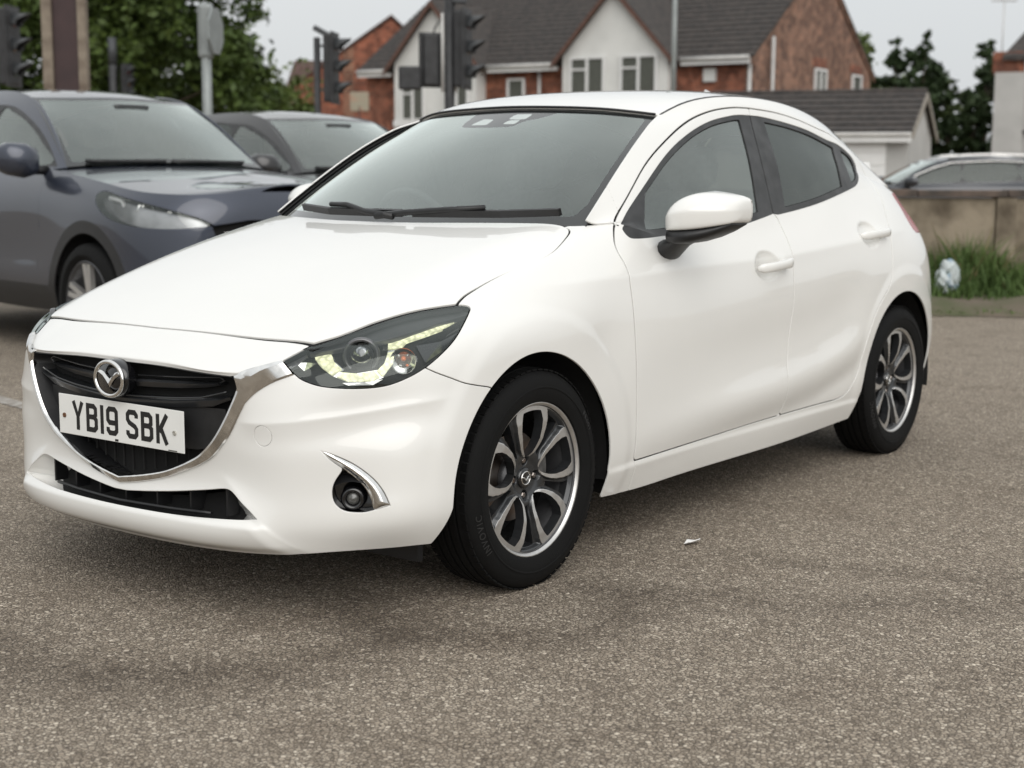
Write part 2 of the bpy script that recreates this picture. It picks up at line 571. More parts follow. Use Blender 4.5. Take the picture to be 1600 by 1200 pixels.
# greenhouse: rows glass edge / door frame / window top / mid glass / belt, stations as SIDE[9:18]
GREEN = [
 [(-.450,.664,1.004),(-.475,.677,1.006),(-.50,.690,1.007),(-.523,.701,1.007)],
 [(-.640,.632,1.134),(-.690,.668,1.100),(-.705,.682,1.075),(-.730,.713,1.015)],
 [(-1.035,.545,1.338),(-1.135,.592,1.318),(-1.14,.611,1.285),(-1.145,.684,1.135)],
 [(-1.52,.528,1.440),(-1.6,.571,1.401),(-1.6,.585,1.371),(-1.6,.672,1.195)],
 [(-2.0,.525,1.430),(-2.0,.589,1.372),(-2.0,.605,1.339),(-2.0,.672,1.20)],
 [(-2.3,.515,1.388),(-2.3,.606,1.308),(-2.3,.624,1.272),(-2.3,.665,1.18)],
 [(-2.6,.495,1.312),(-2.59,.605,1.213),(-2.585,.625,1.18),(-2.575,.65,1.14)],
 [(-2.85,.465,1.215),(-2.845,.565,1.155),(-2.84,.595,1.135),(-2.835,.618,1.11)],
 [(-3.0,.43,1.140),(-3.01,.50,1.11),(-3.01,.525,1.095),(-3.015,.543,1.083)],
]
# windscreen and roof
WS = [  # from centre to the pillar: base -> top
 [(-.235,0,1.000),(-.40,0,1.105),(-.57,0,1.206),(-.75,0,1.300),(-.955,0,1.390)],
 [(-.255,.25,1.001),(-.418,.24,1.103),(-.585,.225,1.201),(-.765,.21,1.294),(-.965,.20,1.386)],
 [(-.33,.48,1.003),(-.475,.46,1.097),(-.63,.435,1.190),(-.80,.41,1.280),(-1.00,.385,1.376)],
 [(-.45,.662,1.003),(-.565,.643,1.080),(-.71,.617,1.172),(-.875,.583,1.264),(-1.083,.529,1.358)],
]
_W, _ = loft(WS, 60, 60, mirror='y')
ws_tm = grid_tm(_W)
ws_tm.V = ws_tm.V - np.array([.004, 0, .008])     # the glass sits a little below the pillars
def loft_edge_ws(): return _W[-1]
ROOF = [
 [(-.955,0,1.392),(-1.10,0,1.428),(-1.35,0,1.460),(-1.7,0,1.478),(-2.1,0,1.474),(-2.5,0,1.442),(-2.95,0,1.375)],
 [(-.965,.20,1.388),(-1.115,.2,1.425),(-1.36,.2,1.457),(-1.7,.2,1.475),(-2.1,.2,1.470),(-2.5,.2,1.436),(-2.93,.2,1.366)],
 [(-1.0,.385,1.378),(-1.15,.39,1.414),(-1.38,.39,1.446),(-1.7,.39,1.463),(-2.1,.39,1.455),(-2.5,.38,1.415),(-2.9,.35,1.33)],
 [(-1.083,.529,1.358),(-1.20,.533,1.396),(-1.40,.534,1.430),(-1.7,.532,1.444),(-2.1,.523,1.422),(-2.5,.502,1.343),(-2.85,.465,1.213)],
]
_Rf, _ = loft(ROOF, 60, 160, mirror='y')
roof_tm = grid_tm(_Rf)
def loft_edge_roof(): return _Rf[-1]
NS = 620
_G, (_q, _ks) = loft(SIDE, NS, 150, mirror='y', end_mirror=True)

def carve(G):
    """wheel-arch flares and the swage along the lower doors, as shifts of the skin along its own normal"""
    P = G.reshape(-1, 3).copy()
    N = grid_tm(G, flip=True).N
    if N[:, 1].mean() < 0: N = -N
    x, y, z = P.T
    d = np.zeros(len(P))
    for ax in (0.0, -WB):
        r = np.hypot(x - ax, z - (WR + .012))
        d += 0.0045 * sstep(r, .482, .432) * sstep(z, .12, .3)
    # lower-door swage: the skin above the rising line bulges, below it tucks in
    zl = np.interp(x, [-2.35, -2.05, -1.75, -1.5, -1.2, -.9, -.6, -.45], [.585, .482, .425, .398, .383, .370, .345, .330])
    h = z - zl
    on = (.25 + .75 * sstep(x, -.5, -1.3)) * sstep(x, -.42, -.6) * sstep(x, -2.28, -1.95)
    d += on * (0.013 * np.exp(-((h - .012) / .06) ** 2) * (h > 0.012) + 0.013 * (h <= .012) * sstep(h, -.11, .012)
               - 0.010 * np.exp(-((h - .19) / .11) ** 2) - 0.004 * np.exp(-((h + .09) / .05) ** 2))
    # shoulder: a soft break along the doors
    zs = np.interp(x, [-2.6, -2.2, -1.5, -.5, .1], [.93, .905, .868, .852, .835])
    h = z - zs
    on = sstep(x, .05, -.3) * sstep(x, -2.7, -2.4)
    d += on * 0.006 * np.exp(-(np.abs(h) / .03) ** 1.3)
    # front lip: the bumper's lower blade stands proud of the face above it
    ye = .545 - .9 * (z - .20)                        # slanting end of the blade
    on = sstep(x, .50, .60) * sstep(np.abs(y) - ye, .030, -.030)
    d += on * (0.015 * sstep(z, .284, .262) - .010 * sstep(z, .225, .19) - .004 * np.exp(-((z - .295) / .015) ** 2))
    # sill: a fuller roll below the doors
    on = sstep(x, -.26, -.44) * sstep(x, -2.2, -2.1)
    d += on * .006 * sstep(z, .288, .270)
    # intake corner: crease running down the bumper cheek
    on = sstep(x, .45, .55)
    q = np.abs(y) - (.40 + 1.1 * (.355 - z))
    d += on * .005 * np.exp(-(np.abs(q) / .03) ** 1.2) * sstep(z, .40, .34) * sstep(z, .17, .22)
    # crease across the bumper cheek, running back from the grille
    zc = np.interp(x, [.3, .5, .74], [.60, .575, .53])
    h = z - zc
    on = sstep(x, .36, .46) * sstep(np.abs(y), .40, .47)
    d += on * (0.005 * np.exp(-(np.abs(h) / .022) ** 1.1) - .003 * np.exp(-((h + .045) / .032) ** 2) + .001 * sstep(h, .0, .05))
    # finger cups behind the door handles
    for cx, cz in ((-1.362, .843), (-2.250, .925)):
        q = ((x - cx) / .088) ** 2 + ((z - cz) / .050) ** 2
        d -= .020 * np.clip(1 - q, 0, 1) ** .7 * (y > 0)
    return (P + N * d[:, None]).reshape(G.shape)

_G = carve(_G)
i0 = int(np.searchsorted(_q, _ks[9]))
_ksg = _ks[9:18]
_top = _G[i0:int(np.searchsorted(_q, _ks[17])) + 1, 0]
_qg = _q[i0:i0 + len(_top)]
_T = np.asarray(GREEN, float)
_A = cubic(_ksg, _T, np.clip(_qg, _ksg[0], _ksg[-1]))        # (n,4,3)
_A = np.concatenate([_A, _top[:, None]], 1)
_kt = np.array([0., .07, .11, .30, .46])
_ec = np.concatenate([loft_edge_ws(), loft_edge_roof()[1:]])
_ec = _ec[np.argsort(_ec[:, 0])]
for _k in (1, 2): _A[:, 0, _k] = np.interp(_A[:, 0, 0], _ec[:, 0], _ec[:, _k])
_A[:, 0] += np.array([.004, .004, .012]) * sstep(_A[:, 0, 0], -1.10, -.96)[:, None]
_C = cubic(_kt, _A.transpose(1, 0, 2), np.linspace(0, .46, 70)).transpose(1, 0, 2)
_C[:, -1] = _top
side_tm = weld(join(grid_tm(_G, flip=True), grid_tm(_C, flip=True)))
if side_tm.N[:, 1].mean() < 0:
    side_tm = TM(side_tm.V, side_tm.F[:, ::-1])

# bonnet skin
_gx, _gy = np.meshgrid(np.linspace(-.47, .70, 170), np.linspace(0, .78, 110), indexing='ij')
_H = np.stack([_gx, _gy, hood_z(_gx.ravel(), _gy.ravel()).reshape(_gx.shape)], 2)
hood_tm = grid_tm(_H)

for _t in (hood_tm, ws_tm, roof_tm):
    if _t.N[:, 2].mean() < 0:
        _t.F = _t.F[:, ::-1]; _t.N = -_t.N
# ---------------------------------------------------------------- hatchback: materials
PAINT = mat('white_paint', (.73, .722, .695), .45, coat=1.0, build=vary(3.0, .02, bump=0.0))
BLACKP = mat('black_plastic', (.012, .012, .013), .45, build=vary(30, .3, bump=.05, bscale=400))
GLOSSB = mat('gloss_black', (.006, .006, .007), .12, coat=.6, build=vary(8, .2))
SATINB = mat('satin_black_trim', (.014, .0145, .015), .42, build=vary(14, .35, col2=(.030, .030, .031), rough=(.3, .55)))
MATTEB = mat('matte_black', (.006, .006, .006), .9, build=vary(20, .3))
CHROME = mat('chrome', (.80, .79, .77), .10, metal=1.0, build=vary(40, .15, rough=(.06, .16)))
RUBBER = mat('tyre_rubber', (.0065, .0065, .0065), .8, spec=.16, build=vary(25, .25, bump=.15, bscale=300, rough=(.6, .85)))
RUBBERT = mat('tyre_lettering', (.022, .022, .022), .5, build=vary(25, .2))
ALLOY = mat('machined_alloy', (.62, .61, .595), .40, metal=.9, build=vary(60, .08, rough=(.36, .48)))
GUNMETAL = mat('dark_alloy_paint', (.045, .047, .05), .35, metal=.55, coat=.4, build=vary(30, .15))
BARREL = mat('wheel_barrel', (.10, .10, .105), .45, metal=.6, build=vary(20, .3))
STEEL = mat('brake_steel', (.30, .29, .28), .42, metal=1.0, build=vary(12, .3, col2=(.20, .13, .09)))
GLASSF = glass_mat('clear_car_glass', (.82, .89, .85), ior=1.52, dust=.05, fboost=2.1)
GLASSW = glass_mat('windscreen_glass', (.84, .92, .88), ior=1.52, dust=.04, fboost=2.3)
GLASSP = glass_mat('privacy_glass', (.10, .105, .10), ior=1.5, dust=.03, fboost=1.15)
LENS = glass_mat('lamp_lens', (.95, .96, .96), ior=1.5, fboost=1.3)
FRIT = mat('windscreen_black_border', (.02, .022, .022), .08, coat=.5, build=vary(10, .2))
def lit_cells(nt, b):
    """cells of brighter and dimmer light, as behind a ribbed optic"""
    N, L = nt.nodes, nt.links
    tc = N.new('ShaderNodeTexCoord')
    vo = N.new('ShaderNodeTexVoronoi'); vo.inputs['Scale'].default_value = 85
    L.new(tc.outputs['Object'], vo.inputs['Vector'])
    mr = N.new('ShaderNodeMapRange')
    mr.inputs[1].default_value, mr.inputs[2].default_value = .1, .75
    mr.inputs[3].default_value, mr.inputs[4].default_value = 1.15, .45
    L.new(vo.outputs['Distance'], mr.inputs[0])
    L.new(mr.outputs[0], b.inputs['Emission Strength'])
DRL = mat('daylight_running_lamp', (.35, .35, .22), .4, emit=(.86, .87, .55), estr=.9, build=lit_cells)
LAMPSIL = mat('lamp_reflector', (.62, .62, .60), .16, metal=1.0, build=vary(30, .3))
LAMPGREY = mat('lamp_bezel_grey', (.15, .15, .155), .3, metal=.6, build=vary(10, .2))
AMBER = mat('amber_bulb', (.75, .16, .02), .3, build=vary(30, .2))
REDL = mat('red_tail_lens', (.33, .008, .012), .25, coat=.3, build=vary(10, .3))
PLATE = mat('plate_white', (.78, .78, .755), .32, build=vary(6, .05, rough=(.25, .4)))
INK = mat('plate_black', (.008, .008, .008), .5, build=vary(20, .2))
RUST = mat('rusty_screw', (.16, .075, .035), .7, build=vary(200, .4))
SEAT = mat('seat_fabric', (.075, .075, .078), .9, build=vary(40, .4, bump=.2, bscale=500))
DASH = mat('dashboard_plastic', (.055, .055, .057), .7, build=vary(30, .2, bump=.1, bscale=300))
LINING = mat('roof_lining', (.60, .59, .56), .9, build=vary(40, .1))

car = empty('white_hatchback', (0, 0, 0))
tag(car, 'white five-door hatchback in front, registration YB19 SBK, running lamps lit', 'car')
SQ = math.sqrt(.5)
XZ = lambda t: t.V[:, [0, 2]]
YZ = lambda t: t.V[:, [1, 2]]
XY = lambda t: t.V[:, [0, 1]]
def D45(t):
    P = t.V if isinstance(t, TM) else np.asarray(t, float)
    return np.stack([(P[:, 1] - P[:, 0]) * SQ, P[:, 2]], 1)
def punch(t, f, gap=.0):
    """(inside, outside) of f<0 with a gap left between them; f is a function of a TM"""
    return t.cut(f(t) + gap / 2)[0], t.cut(f(t) - gap / 2)[1]
mid = lambda P: np.abs(P[:, 1]) < 2e-4
def both(t):
    return weld_n(join(t, t.mirrored()))
def weld_n(tm):
    key = np.round(tm.V / 1e-5).astype(np.int64)
    u, idx, inv = np.unique(key, axis=0, return_index=True, return_inverse=True)
    N = np.zeros((len(idx), 3)); np.add.at(N, inv.ravel(), tm.N)
    N /= np.linalg.norm(N, axis=1, keepdims=True) + 1e-12
    return TM(tm.V[idx], inv.ravel()[tm.F], N)
def clean(t, keep=320):
    """drop tiny loose shards left by the cuts"""
    if len(t.F) == 0: return t
    key = np.round(t.V / 2e-5).astype(np.int64)
    u, inv = np.unique(key, axis=0, return_inverse=True)
    F = inv.ravel()[t.F]
    lab = np.arange(len(u))
    while True:
        m_ = lab[F].min(1)
        new = lab.copy()
        for i in range(3): np.minimum.at(new, F[:, i], m_)
        new = new[new]
        if (new == lab).all(): break
        lab = new
    fl = lab[F[:, 0]]
    cnt = np.bincount(fl, minlength=len(u))
    return TM(t.V, t.F[cnt[fl] > keep], t.N).compact()
def pair(name, t, m, parents=(None, None), flange=None, **k):
    """a left part and its mirror image on the right"""
    out = []
    t = clean(t)
    for i, tt in enumerate((t, t.mirrored())):
        if flange: tt = flanged(tt, **flange)
        out.append(tm_obj(name, tt, m, parents[i] or car))
    return out

# ---------------------------------------------------------------- cut lines (metres, car axes)
HOOD = [(.650,0),(.646,.127),(.634,.362),(.607,.545),(.541,.585),(.439,.617),(.335,.65),(.215,.697),(.190,.690),(.156,.685),(.077,.684),(-.007,.687),(-.093,.694),(-.170,.699),(-.243,.693),(-.329,.671),(-.374,.655),(-.392,.638),(-.394,.613),(-.338,.50),(-.275,.33),(-.232,.16),(-.220,0)]
_hs = smooth_poly(HOOD, 6, closed=False, corner=(3, 7, 18))
HOODP = np.concatenate([_hs, (_hs * [1, -1])[::-1]])
HEAD3 = [(.677,.506,.687),(.606,.538,.7225),(.541,.587,.745),(.439,.620,.773),(.335,.653,.794),(.212,.70,.807),(.188,.714,.804),(.195,.728,.797),(.27,.765,.764),(.353,.789,.719),(.44,.778,.667),(.506,.749,.636),(.553,.718,.623),(.606,.669,.621),(.648,.611,.627),(.667,.569,.64),(.674,.547,.654)]
HEADP = smooth_poly(D45(HEAD3), 6, corner=(0, 1))
GR_IN = [(0,.344),(.09,.361),(.167,.380),(.225,.403),(.263,.421),(.303,.444),(.350,.488),(.388,.545),(.414,.598),(.422,.622),(.408,.646),(.3,.651),(.15,.656),(0,.657)]
GR_OUT = [(0,.325),(.076,.337),(.168,.359),(.259,.393),(.295,.409),(.338,.434),(.388,.486),(.416,.530),(.442,.58),(.467,.607),(.502,.633),(.548,.655),(.580,.672),(.560,.700),(.511,.687),(.406,.648),(.3,.6525),(.15,.6575),(0,.6585)]
sym = lambda pts: np.array(list(pts) + [(-y, z) for y, z in reversed(pts[1:-1])])
GRIN = sym([tuple(p) for p in smooth_poly(GR_IN, 5, closed=False, corner=(0, 10))])
GROUT = sym([tuple(p) for p in smooth_poly(GR_OUT, 5, closed=False, corner=(0, 11, 12, 13, 15))])
INTAKE = sym([tuple(p) for p in smooth_poly([(0,.311),(.03,.3115),(.176,.327),(.306,.345),(.37,.355),(.397,.351),(.427,.331),(.46,.308),(.486,.286),(.435,.281),(.359,.278),(.276,.2755),(.186,.274),(.04,.273),(0,.273)], 4, closed=False, corner=(8,))])
FOG3 = [(.672,.622,.470),(.649,.652,.459),(.617,.692,.435),(.586,.727,.400),(.567,.749,.364),(.556,.763,.325),(.589,.734,.313),(.609,.712,.307),(.635,.679,.310),(.650,.658,.327),(.654,.649,.353),(.651,.653,.384),(.637,.670,.419),(.656,.645,.442)]
FOGP = smooth_poly(D45(FOG3), 5, corner=(0, 5, 12))
FOGCH = np.concatenate([smooth_poly(D45([(.669,.627,.467),(.649,.652,.459),(.617,.692,.435),(.586,.727,.400),(.567,.749,.364),(.556,.763,.325)]), 5, closed=False),
                        smooth_poly(D45([(.589,.734,.313),(.593,.725,.348),(.606,.707,.383),(.637,.669,.424),(.657,.644,.446)]), 5, closed=False)])
DOOR_F = [(-.545,1.008),(-.520,.981),(-.494,.946),(-.488,.917),(-.493,.886),(-.489,.836),(-.490,.769),(-.492,.687),(-.494,.572),(-.494,.445),(-.497,.300),(-.502,.288),(-.515,.2855),(-.904,.290),(-1.271,.297),(-1.478,.299),(-1.489,.310),(-1.494,.347),(-1.492,.414),(-1.503,.506),(-1.534,.646),(-1.545,.717),(-1.553,.808),(-1.562,.885),(-1.570,.945),(-1.566,1.000),(-1.548,1.022),(-1.573,1.193),(-1.634,1.371),(-1.640,1.399),(-1.513,1.396),(-1.352,1.377),(-1.185,1.338),(-1.005,1.271),(-.823,1.186),(-.635,1.064)]
DOOR_R = [(-1.640,1.399),(-1.634,1.371),(-1.573,1.193),(-1.548,1.022),(-1.566,1.000),(-1.570,.945),(-1.562,.885),(-1.553,.808),(-1.545,.717),(-1.534,.646),(-1.503,.506),(-1.492,.414),(-1.494,.347),(-1.489,.310),(-1.500,.299),(-1.836,.301),(-1.961,.3015),(-2.035,.314),(-2.083,.346),(-2.119,.401),(-2.140,.465),(-2.182,.545),(-2.264,.638),(-2.371,.716),(-2.415,.783),(-2.440,.878),(-2.500,.985),(-2.545,1.046),(-2.565,1.105),(-2.562,1.160),(-2.525,1.222),(-2.44,1.272),(-2.293,1.316),(-2.167,1.338),(-2.0,1.370),(-1.834,1.390)]
DOORF = smooth_poly(DOOR_F, 5, corner=(0, 11, 15, 25, 26, 29))
DOORR = smooth_poly(DOOR_R, 5, corner=(0, 3, 4, 14))
WIN_F = [(-.562,.994),(-.566,.968),(-.592,.960),(-.70,.960),(-1.0,.969),(-1.273,.983),(-1.45,1.004),(-1.548,1.018),(-1.573,1.193),(-1.634,1.373),(-1.555,1.372),(-1.49,1.367),(-1.323,1.342),(-1.147,1.294),(-.964,1.222),(-.76,1.113)]
WIN_R = [(-1.634,1.373),(-1.573,1.193),(-1.548,1.018),(-1.585,1.014),(-1.93,1.048),(-2.314,1.106),(-2.39,1.125),(-2.45,1.158),(-2.478,1.198),(-2.44,1.238),(-2.332,1.277),(-2.209,1.297),(-2.055,1.331),(-1.891,1.354),(-1.722,1.370)]
WINF = smooth_poly(WIN_F, 5, corner=(7, 9))
WINR = smooth_poly(WIN_R, 5, corner=(0, 2))
GL_F = smooth_poly([(-.768,1.100),(-.690,.986),(-.75,.983),(-1.0,.990),(-1.273,1.004),(-1.438,1.025),(-1.468,1.12),(-1.545,1.355),(-1.49,1.352),(-1.323,1.327),(-1.147,1.278),(-.964,1.204)], 5, corner=(0, 1, 5, 7))
GL_R = smooth_poly([(-1.652,1.038),(-1.93,1.068),(-2.214,1.111),(-2.262,1.266),(-2.2,1.281),(-2.055,1.314),(-1.891,1.338),(-1.724,1.353)], 5, corner=(0, 2, 3, 7))
GL_Q = smooth_poly([(-2.322,1.125),(-2.385,1.140),(-2.432,1.166),(-2.455,1.197),(-2.42,1.232),(-2.336,1.259)], 5, corner=(0, 5))
psd = lambda poly, pr: (lambda t: poly_sd(pr(t), poly))
f_hood = psd(HOODP, XY)
f_head = psd(HEADP, D45)
f_head_s = lambda t: np.where((t.V[:, 0] > .1), poly_sd(D45(t), HEADP), 1.)
only = lambda f, c: (lambda t: np.where(c(t.V), f(t), 1.))
front = lambda V: V[:, 0] > .4
f_grin, f_grout, f_int = (only(psd(p, YZ), front) for p in (GRIN, GROUT, INTAKE))
f_fog, f_fogch = (only(psd(p, D45), front) for p in (FOGP, FOGCH))
flank = lambda V: (V[:, 1] > .3)
f_df, f_dr, f_wf, f_wr, f_gf, f_gr, f_gq = (only(psd(p, XZ), flank) for p in (DOORF, DOORR, WINF, WINR, GL_F, GL_R, GL_Q))
def f_arch(t):
    x, y, z = t.V.T
    out = np.full(len(x), 1.)
    for cx, cz, R in ((.02, .30, .373), (-2.545, .310, .376)):
        dz = z - cz
        lo = np.where(x > cx, np.abs(x - cx) * R / (R + .35 * np.maximum(-dz, 0)), np.abs(x - cx))
        r = np.where(dz > 0, np.hypot(x - cx, dz), lo)
        out = np.minimum(out, r - R)
    return np.where(y > .5, out, 1.)
def f_tow(t):
    return np.where(t.V[:, 0] > .5, np.hypot((t.V[:, 1] - .489) * 1.12, t.V[:, 2] - .500) - .027, 1.)
TAILP = [(-2.775,1.078),(-2.765,1.055),(-2.772,1.02),(-2.765,.985),(-2.772,.955),(-2.79,.93),(-2.83,.915),(-3.4,.90),(-3.4,1.05),(-2.97,1.075),(-2.86,1.085)]
f_tail = only(psd(np.array(TAILP), XZ), lambda V: (V[:, 0] < -2.6) & (V[:, 1] > .38))
BUMP = smooth_poly([(.455,.680),(.447,.672),(.418,.655),(.374,.636),(.328,.618),(.248,.601)], 6, closed=False)
BUMPP = np.concatenate([BUMP, [(.15, .55), (.15, 0), (1.2, 0), (1.2, .70), (.80, .8), (.50, .9), (.485, .75)]])
f_bump = psd(BUMPP, XZ)

# ---------------------------------------------------------------- cutting the skin into panels
FL = dict(depth=.006, rnd=.0015, skip=mid)
S = side_tm
hood_half = hood_tm.cut(f_hood(hood_tm) + .004)[0]
bonnet = tm_obj('bonnet', flanged(both(hood_half), .006, .0015), PAINT, car)
S = S.cut(f_hood(S) - .004)[1]
skin = S                                     # the whole side skin, still closed
lens_h, S = punch(S, f_head_s, .004)
S = S.cut(f_arch(S))[1]
tail_l, S = punch(S, f_tail, .004)
g_in, S = S.cut(f_grout(S))
chrome_s = g_in.cut(f_grin(g_in))[1]
intake_l, S = S.cut(f_int(S))
fog_l, S = S.cut(f_fog(S))
S_whole = S
tow, S = punch(S, f_tow, .0034)
df_l, S = punch(S, f_df, .0075)
dr_l, S = punch(S, f_dr, .0075)
f_front = lambda t: np.interp(t.V[:, 2], [.6, .8, 1.0, 1.1], [-.49, -.49, -.50, -.55]) - t.V[:, 0]
bump_r = S_whole.cut(f_bump(S_whole) + .003)[0]
bump_l, S = punch(S, f_bump, .006)
# wing: ahead of the door, up to the pillar seam and down to the sill seam
SEAM = np.array([(-.30, 1.0), (-.452, 1.0035), (-.552, 1.0085), (-.60, 1.02), (-.60, 1.3), (-.30, 1.3)])
f_seam = psd(SEAM, XZ)
f_wing = lambda t: np.maximum(-.497 - t.V[:, 0] - .0 * t.V[:, 2], np.maximum(-f_seam(t), -10))
wing_l, S = punch(S, lambda t: np.maximum(np.maximum(-.60 - t.V[:, 0], -f_seam(t)), np.where(t.V[:, 2] < .3, -.508 - t.V[:, 0], -1.)), .006)

tm_obj('front_bumper', flanged(clean(weld_n(join(bump_l, bump_r.mirrored()))), .007, .002, skip=None), PAINT, car)
pair('front_wing', wing_l, PAINT, flange=FL)
pair('side_frame', S, PAINT, flange=FL)
tm_obj('towing_eye_cover', flanged(tow, .008, .0008), PAINT, car)
pair('tail_lamp', tail_l, REDL, flange=FL)

def window(dl, f_win, glasses, gmat, name):
    frame, panel = punch(dl, f_win, .0016)
    doors = pair(name, panel, PAINT, flange=FL)
    fr = frame
    for fg in glasses:
        g, fr = punch(fr, fg, .0)
        gl = g.offset(-.007)
        for o, tt in zip(doors, (gl, gl.mirrored())):
            tm_obj('window_glass', tt, gmat, o)
    fr = fr.offset(-.002)
    for o, tt in zip(doors, (fr, fr.mirrored())):
        tm_obj('window_surround', flanged(tt, .012, .0015), SATINB, o)
    return doors
front_doors = window(df_l, f_wf, [f_gf], GLASSF, 'front_door')
rear_doors = window(dr_l, f_wr, [f_gr, f_gq], GLASSP, 'rear_door')

# black liner a little inside the skin, so that shut lines read dark
ln = skin
for f in (f_head_s, f_arch, f_grout, f_int, f_fog):
    ln = ln.cut(f(ln))[1]
for f in (f_gf, f_gr, f_gq):
    ln = ln.cut(f(ln) + .004)[1]
ln = ln.cut(ln.V[:, 0] - .62)[0].offset(-.0065)
hl = hood_tm.cut(f_hood(hood_tm) - .02)[0]
hl = hl.cut(hl.V[:, 0] - .675)[0].offset(-.0075)
tm_obj('body_liner', join(ln, ln.mirrored(), hl, hl.mirrored()), MATTEB, car)

# ---------------------------------------------------------------- glasshouse
WSE = np.array([[p for p in _W[-1, ::6]]])[0]                    # pillar edge, base -> top
ws_full = both(ws_tm)
def inset_ws(t):
    """distance inside the screen edge, using the loft's own borders"""
    E = np.concatenate([_W[:, 0], _W[-1], _W[::-1, -1]])
    E = np.concatenate([E[::4], (E * [1, -1, 1])[::-4]])
    d = np.full(len(t.V), 9.)
    for i in range(len(E)):
        a, b = E[i], E[(i + 1) % len(E)]
        ab = b - a
        tt = np.clip(((t.V - a) @ ab) / max(ab @ ab, 1e-9), 0, 1)
        d = np.minimum(d, np.linalg.norm(t.V - a - tt[:, None] * ab, axis=1))
    return d
d_in = inset_ws(ws_full)
base = np.linalg.norm(ws_full.V[:, None] - np.concatenate([_W[::4, 0], _W[::4, 0] * [1, -1, 1]])[None], axis=2).min(1)
ring_f = .035 - d_in + np.where(base < .12, np.clip(.03 * (1 - base / .12), 0, 1), 0)
clear, border = ws_full.cut(ring_f)
pc = np.stack([clear.V[:, 1], clear.V[:, 2]], 1)
sens = smooth_poly([(-.14, 1.42), (-.13, 1.335), (-.105, 1.315), (.105, 1.315), (.13, 1.335), (.19, 1.352), (.30, 1.42)], 3, corner=(0, 6))
clear2, patch = clear.cut(-poly_sd(pc, sens))
wins = np.minimum(np.minimum(
    poly_sd(np.stack([patch.V[:, 1], patch.V[:, 2]], 1), [(-.085, 1.323), (-.01, 1.323), (-.01, 1.343), (-.06, 1.345)]),
    poly_sd(np.stack([patch.V[:, 1], patch.V[:, 2]], 1), [(.055, 1.325), (.105, 1.325), (.105, 1.339), (.06, 1.339)])),
    poly_sd(np.stack([patch.V[:, 1], patch.V[:, 2]], 1), [(.05, 1.343), (.12, 1.343), (.12, 1.361), (.05, 1.361)]))
peep, patch = patch.cut(wins)
wscreen = tm_obj('windscreen', clear2, GLASSW, car)
tm_obj('windscreen_border', flanged(border, .004, .001), FRIT, wscreen)
tm_obj('sensor_shroud', patch, FRIT, wscreen)
_pm = mat('sensor_window_film', (.45, .50, .48), .1, coat=.4, build=vary(10, .1))
_pa, _pb = peep.cut(peep.V[:, 1] - .02)
tm_obj('sensor_window', _pa, _pm, wscreen)
_pb, _pc = _pb.cut(_pb.V[:, 2] - .02 * 0 - 1.341)
tm_obj('sensor_window', _pb, _pm, wscreen)
tm_obj('sensor_window', _pc, _pm, wscreen)
roof_h = roof_tm
roof_p = both(roof_h)
tm_obj('roof', flanged(roof_p, .010, .003), PAINT, car)
tm_obj('roof_lining', roof_p.offset(-.03), LINING, car)
# black bead in the joint round the screen and along the roof ditch
_edge = np.concatenate([_W[:, -1][::-1] * [1, -1, 1], _W[1:, -1]])
MB().tube([tuple(p + np.array([.004, 0, -.001])) for p in _edge[::3]], .0042, 8).build('windscreen_seal', BLACKP, car, smooth=True)
for sy in (1, -1):
    MB().tube([tuple((p + np.array([-.0, .0, -.004])) * [1, sy, 1]) for p in _W[-1, ::3]], .0022, 8).build('windscreen_seal', BLACKP, car, smooth=True)
    MB().tube([tuple((p + np.array([0, .001, -.003])) * [1, sy, 1]) for p in _Rf[-1, ::6]], .0035, 8).build('roof_ditch_strip', SATINB, car, smooth=True)
# rear screen and tailgate top (closes the cabin behind)
_A1 = cubic([0, .2, .35, .465], np.array([(-2.95,0,1.375),(-2.93,.2,1.366),(-2.9,.35,1.33),(-2.85,.465,1.213)]), np.linspace(0, .465, 20))
_B1 = cubic([0, .33, .56], np.array([(-3.16,0,1.06),(-3.13,.33,1.06),(-3.02,.56,1.07)]), np.linspace(0, .56, 20))
_RG = np.stack([_A1 * (1 - t) + _B1 * t + np.array([-.03, 0, .02]) * 4 * t * (1 - t) for t in np.linspace(0, 1, 14)], 1)
rg = grid_tm(_RG)
if rg.N[:, 0].mean() > 0: rg = TM(rg.V, rg.F[:, ::-1])
tm_obj('rear_screen', both(rg), GLASSP, car)
# shark-fin aerial
MB().add([(-2.33, 0, 1.515), (-2.31, 0, 1.5), (-2.25, 0, 1.478), (-2.36, 0, 1.462), (-2.36, .018, 1.462), (-2.24, .014, 1.472), (-2.36, -.018, 1.462), (-2.24, -.014, 1.472), (-2.37, 0, 1.508)],
         [(0, 1, 5, 4), (0, 6, 7, 1), (1, 2, 5), (1, 7, 2), (0, 4, 8), (0, 8, 6), (4, 3, 8), (8, 3, 6)]).build('aerial_fin', PAINT, car, smooth=True)

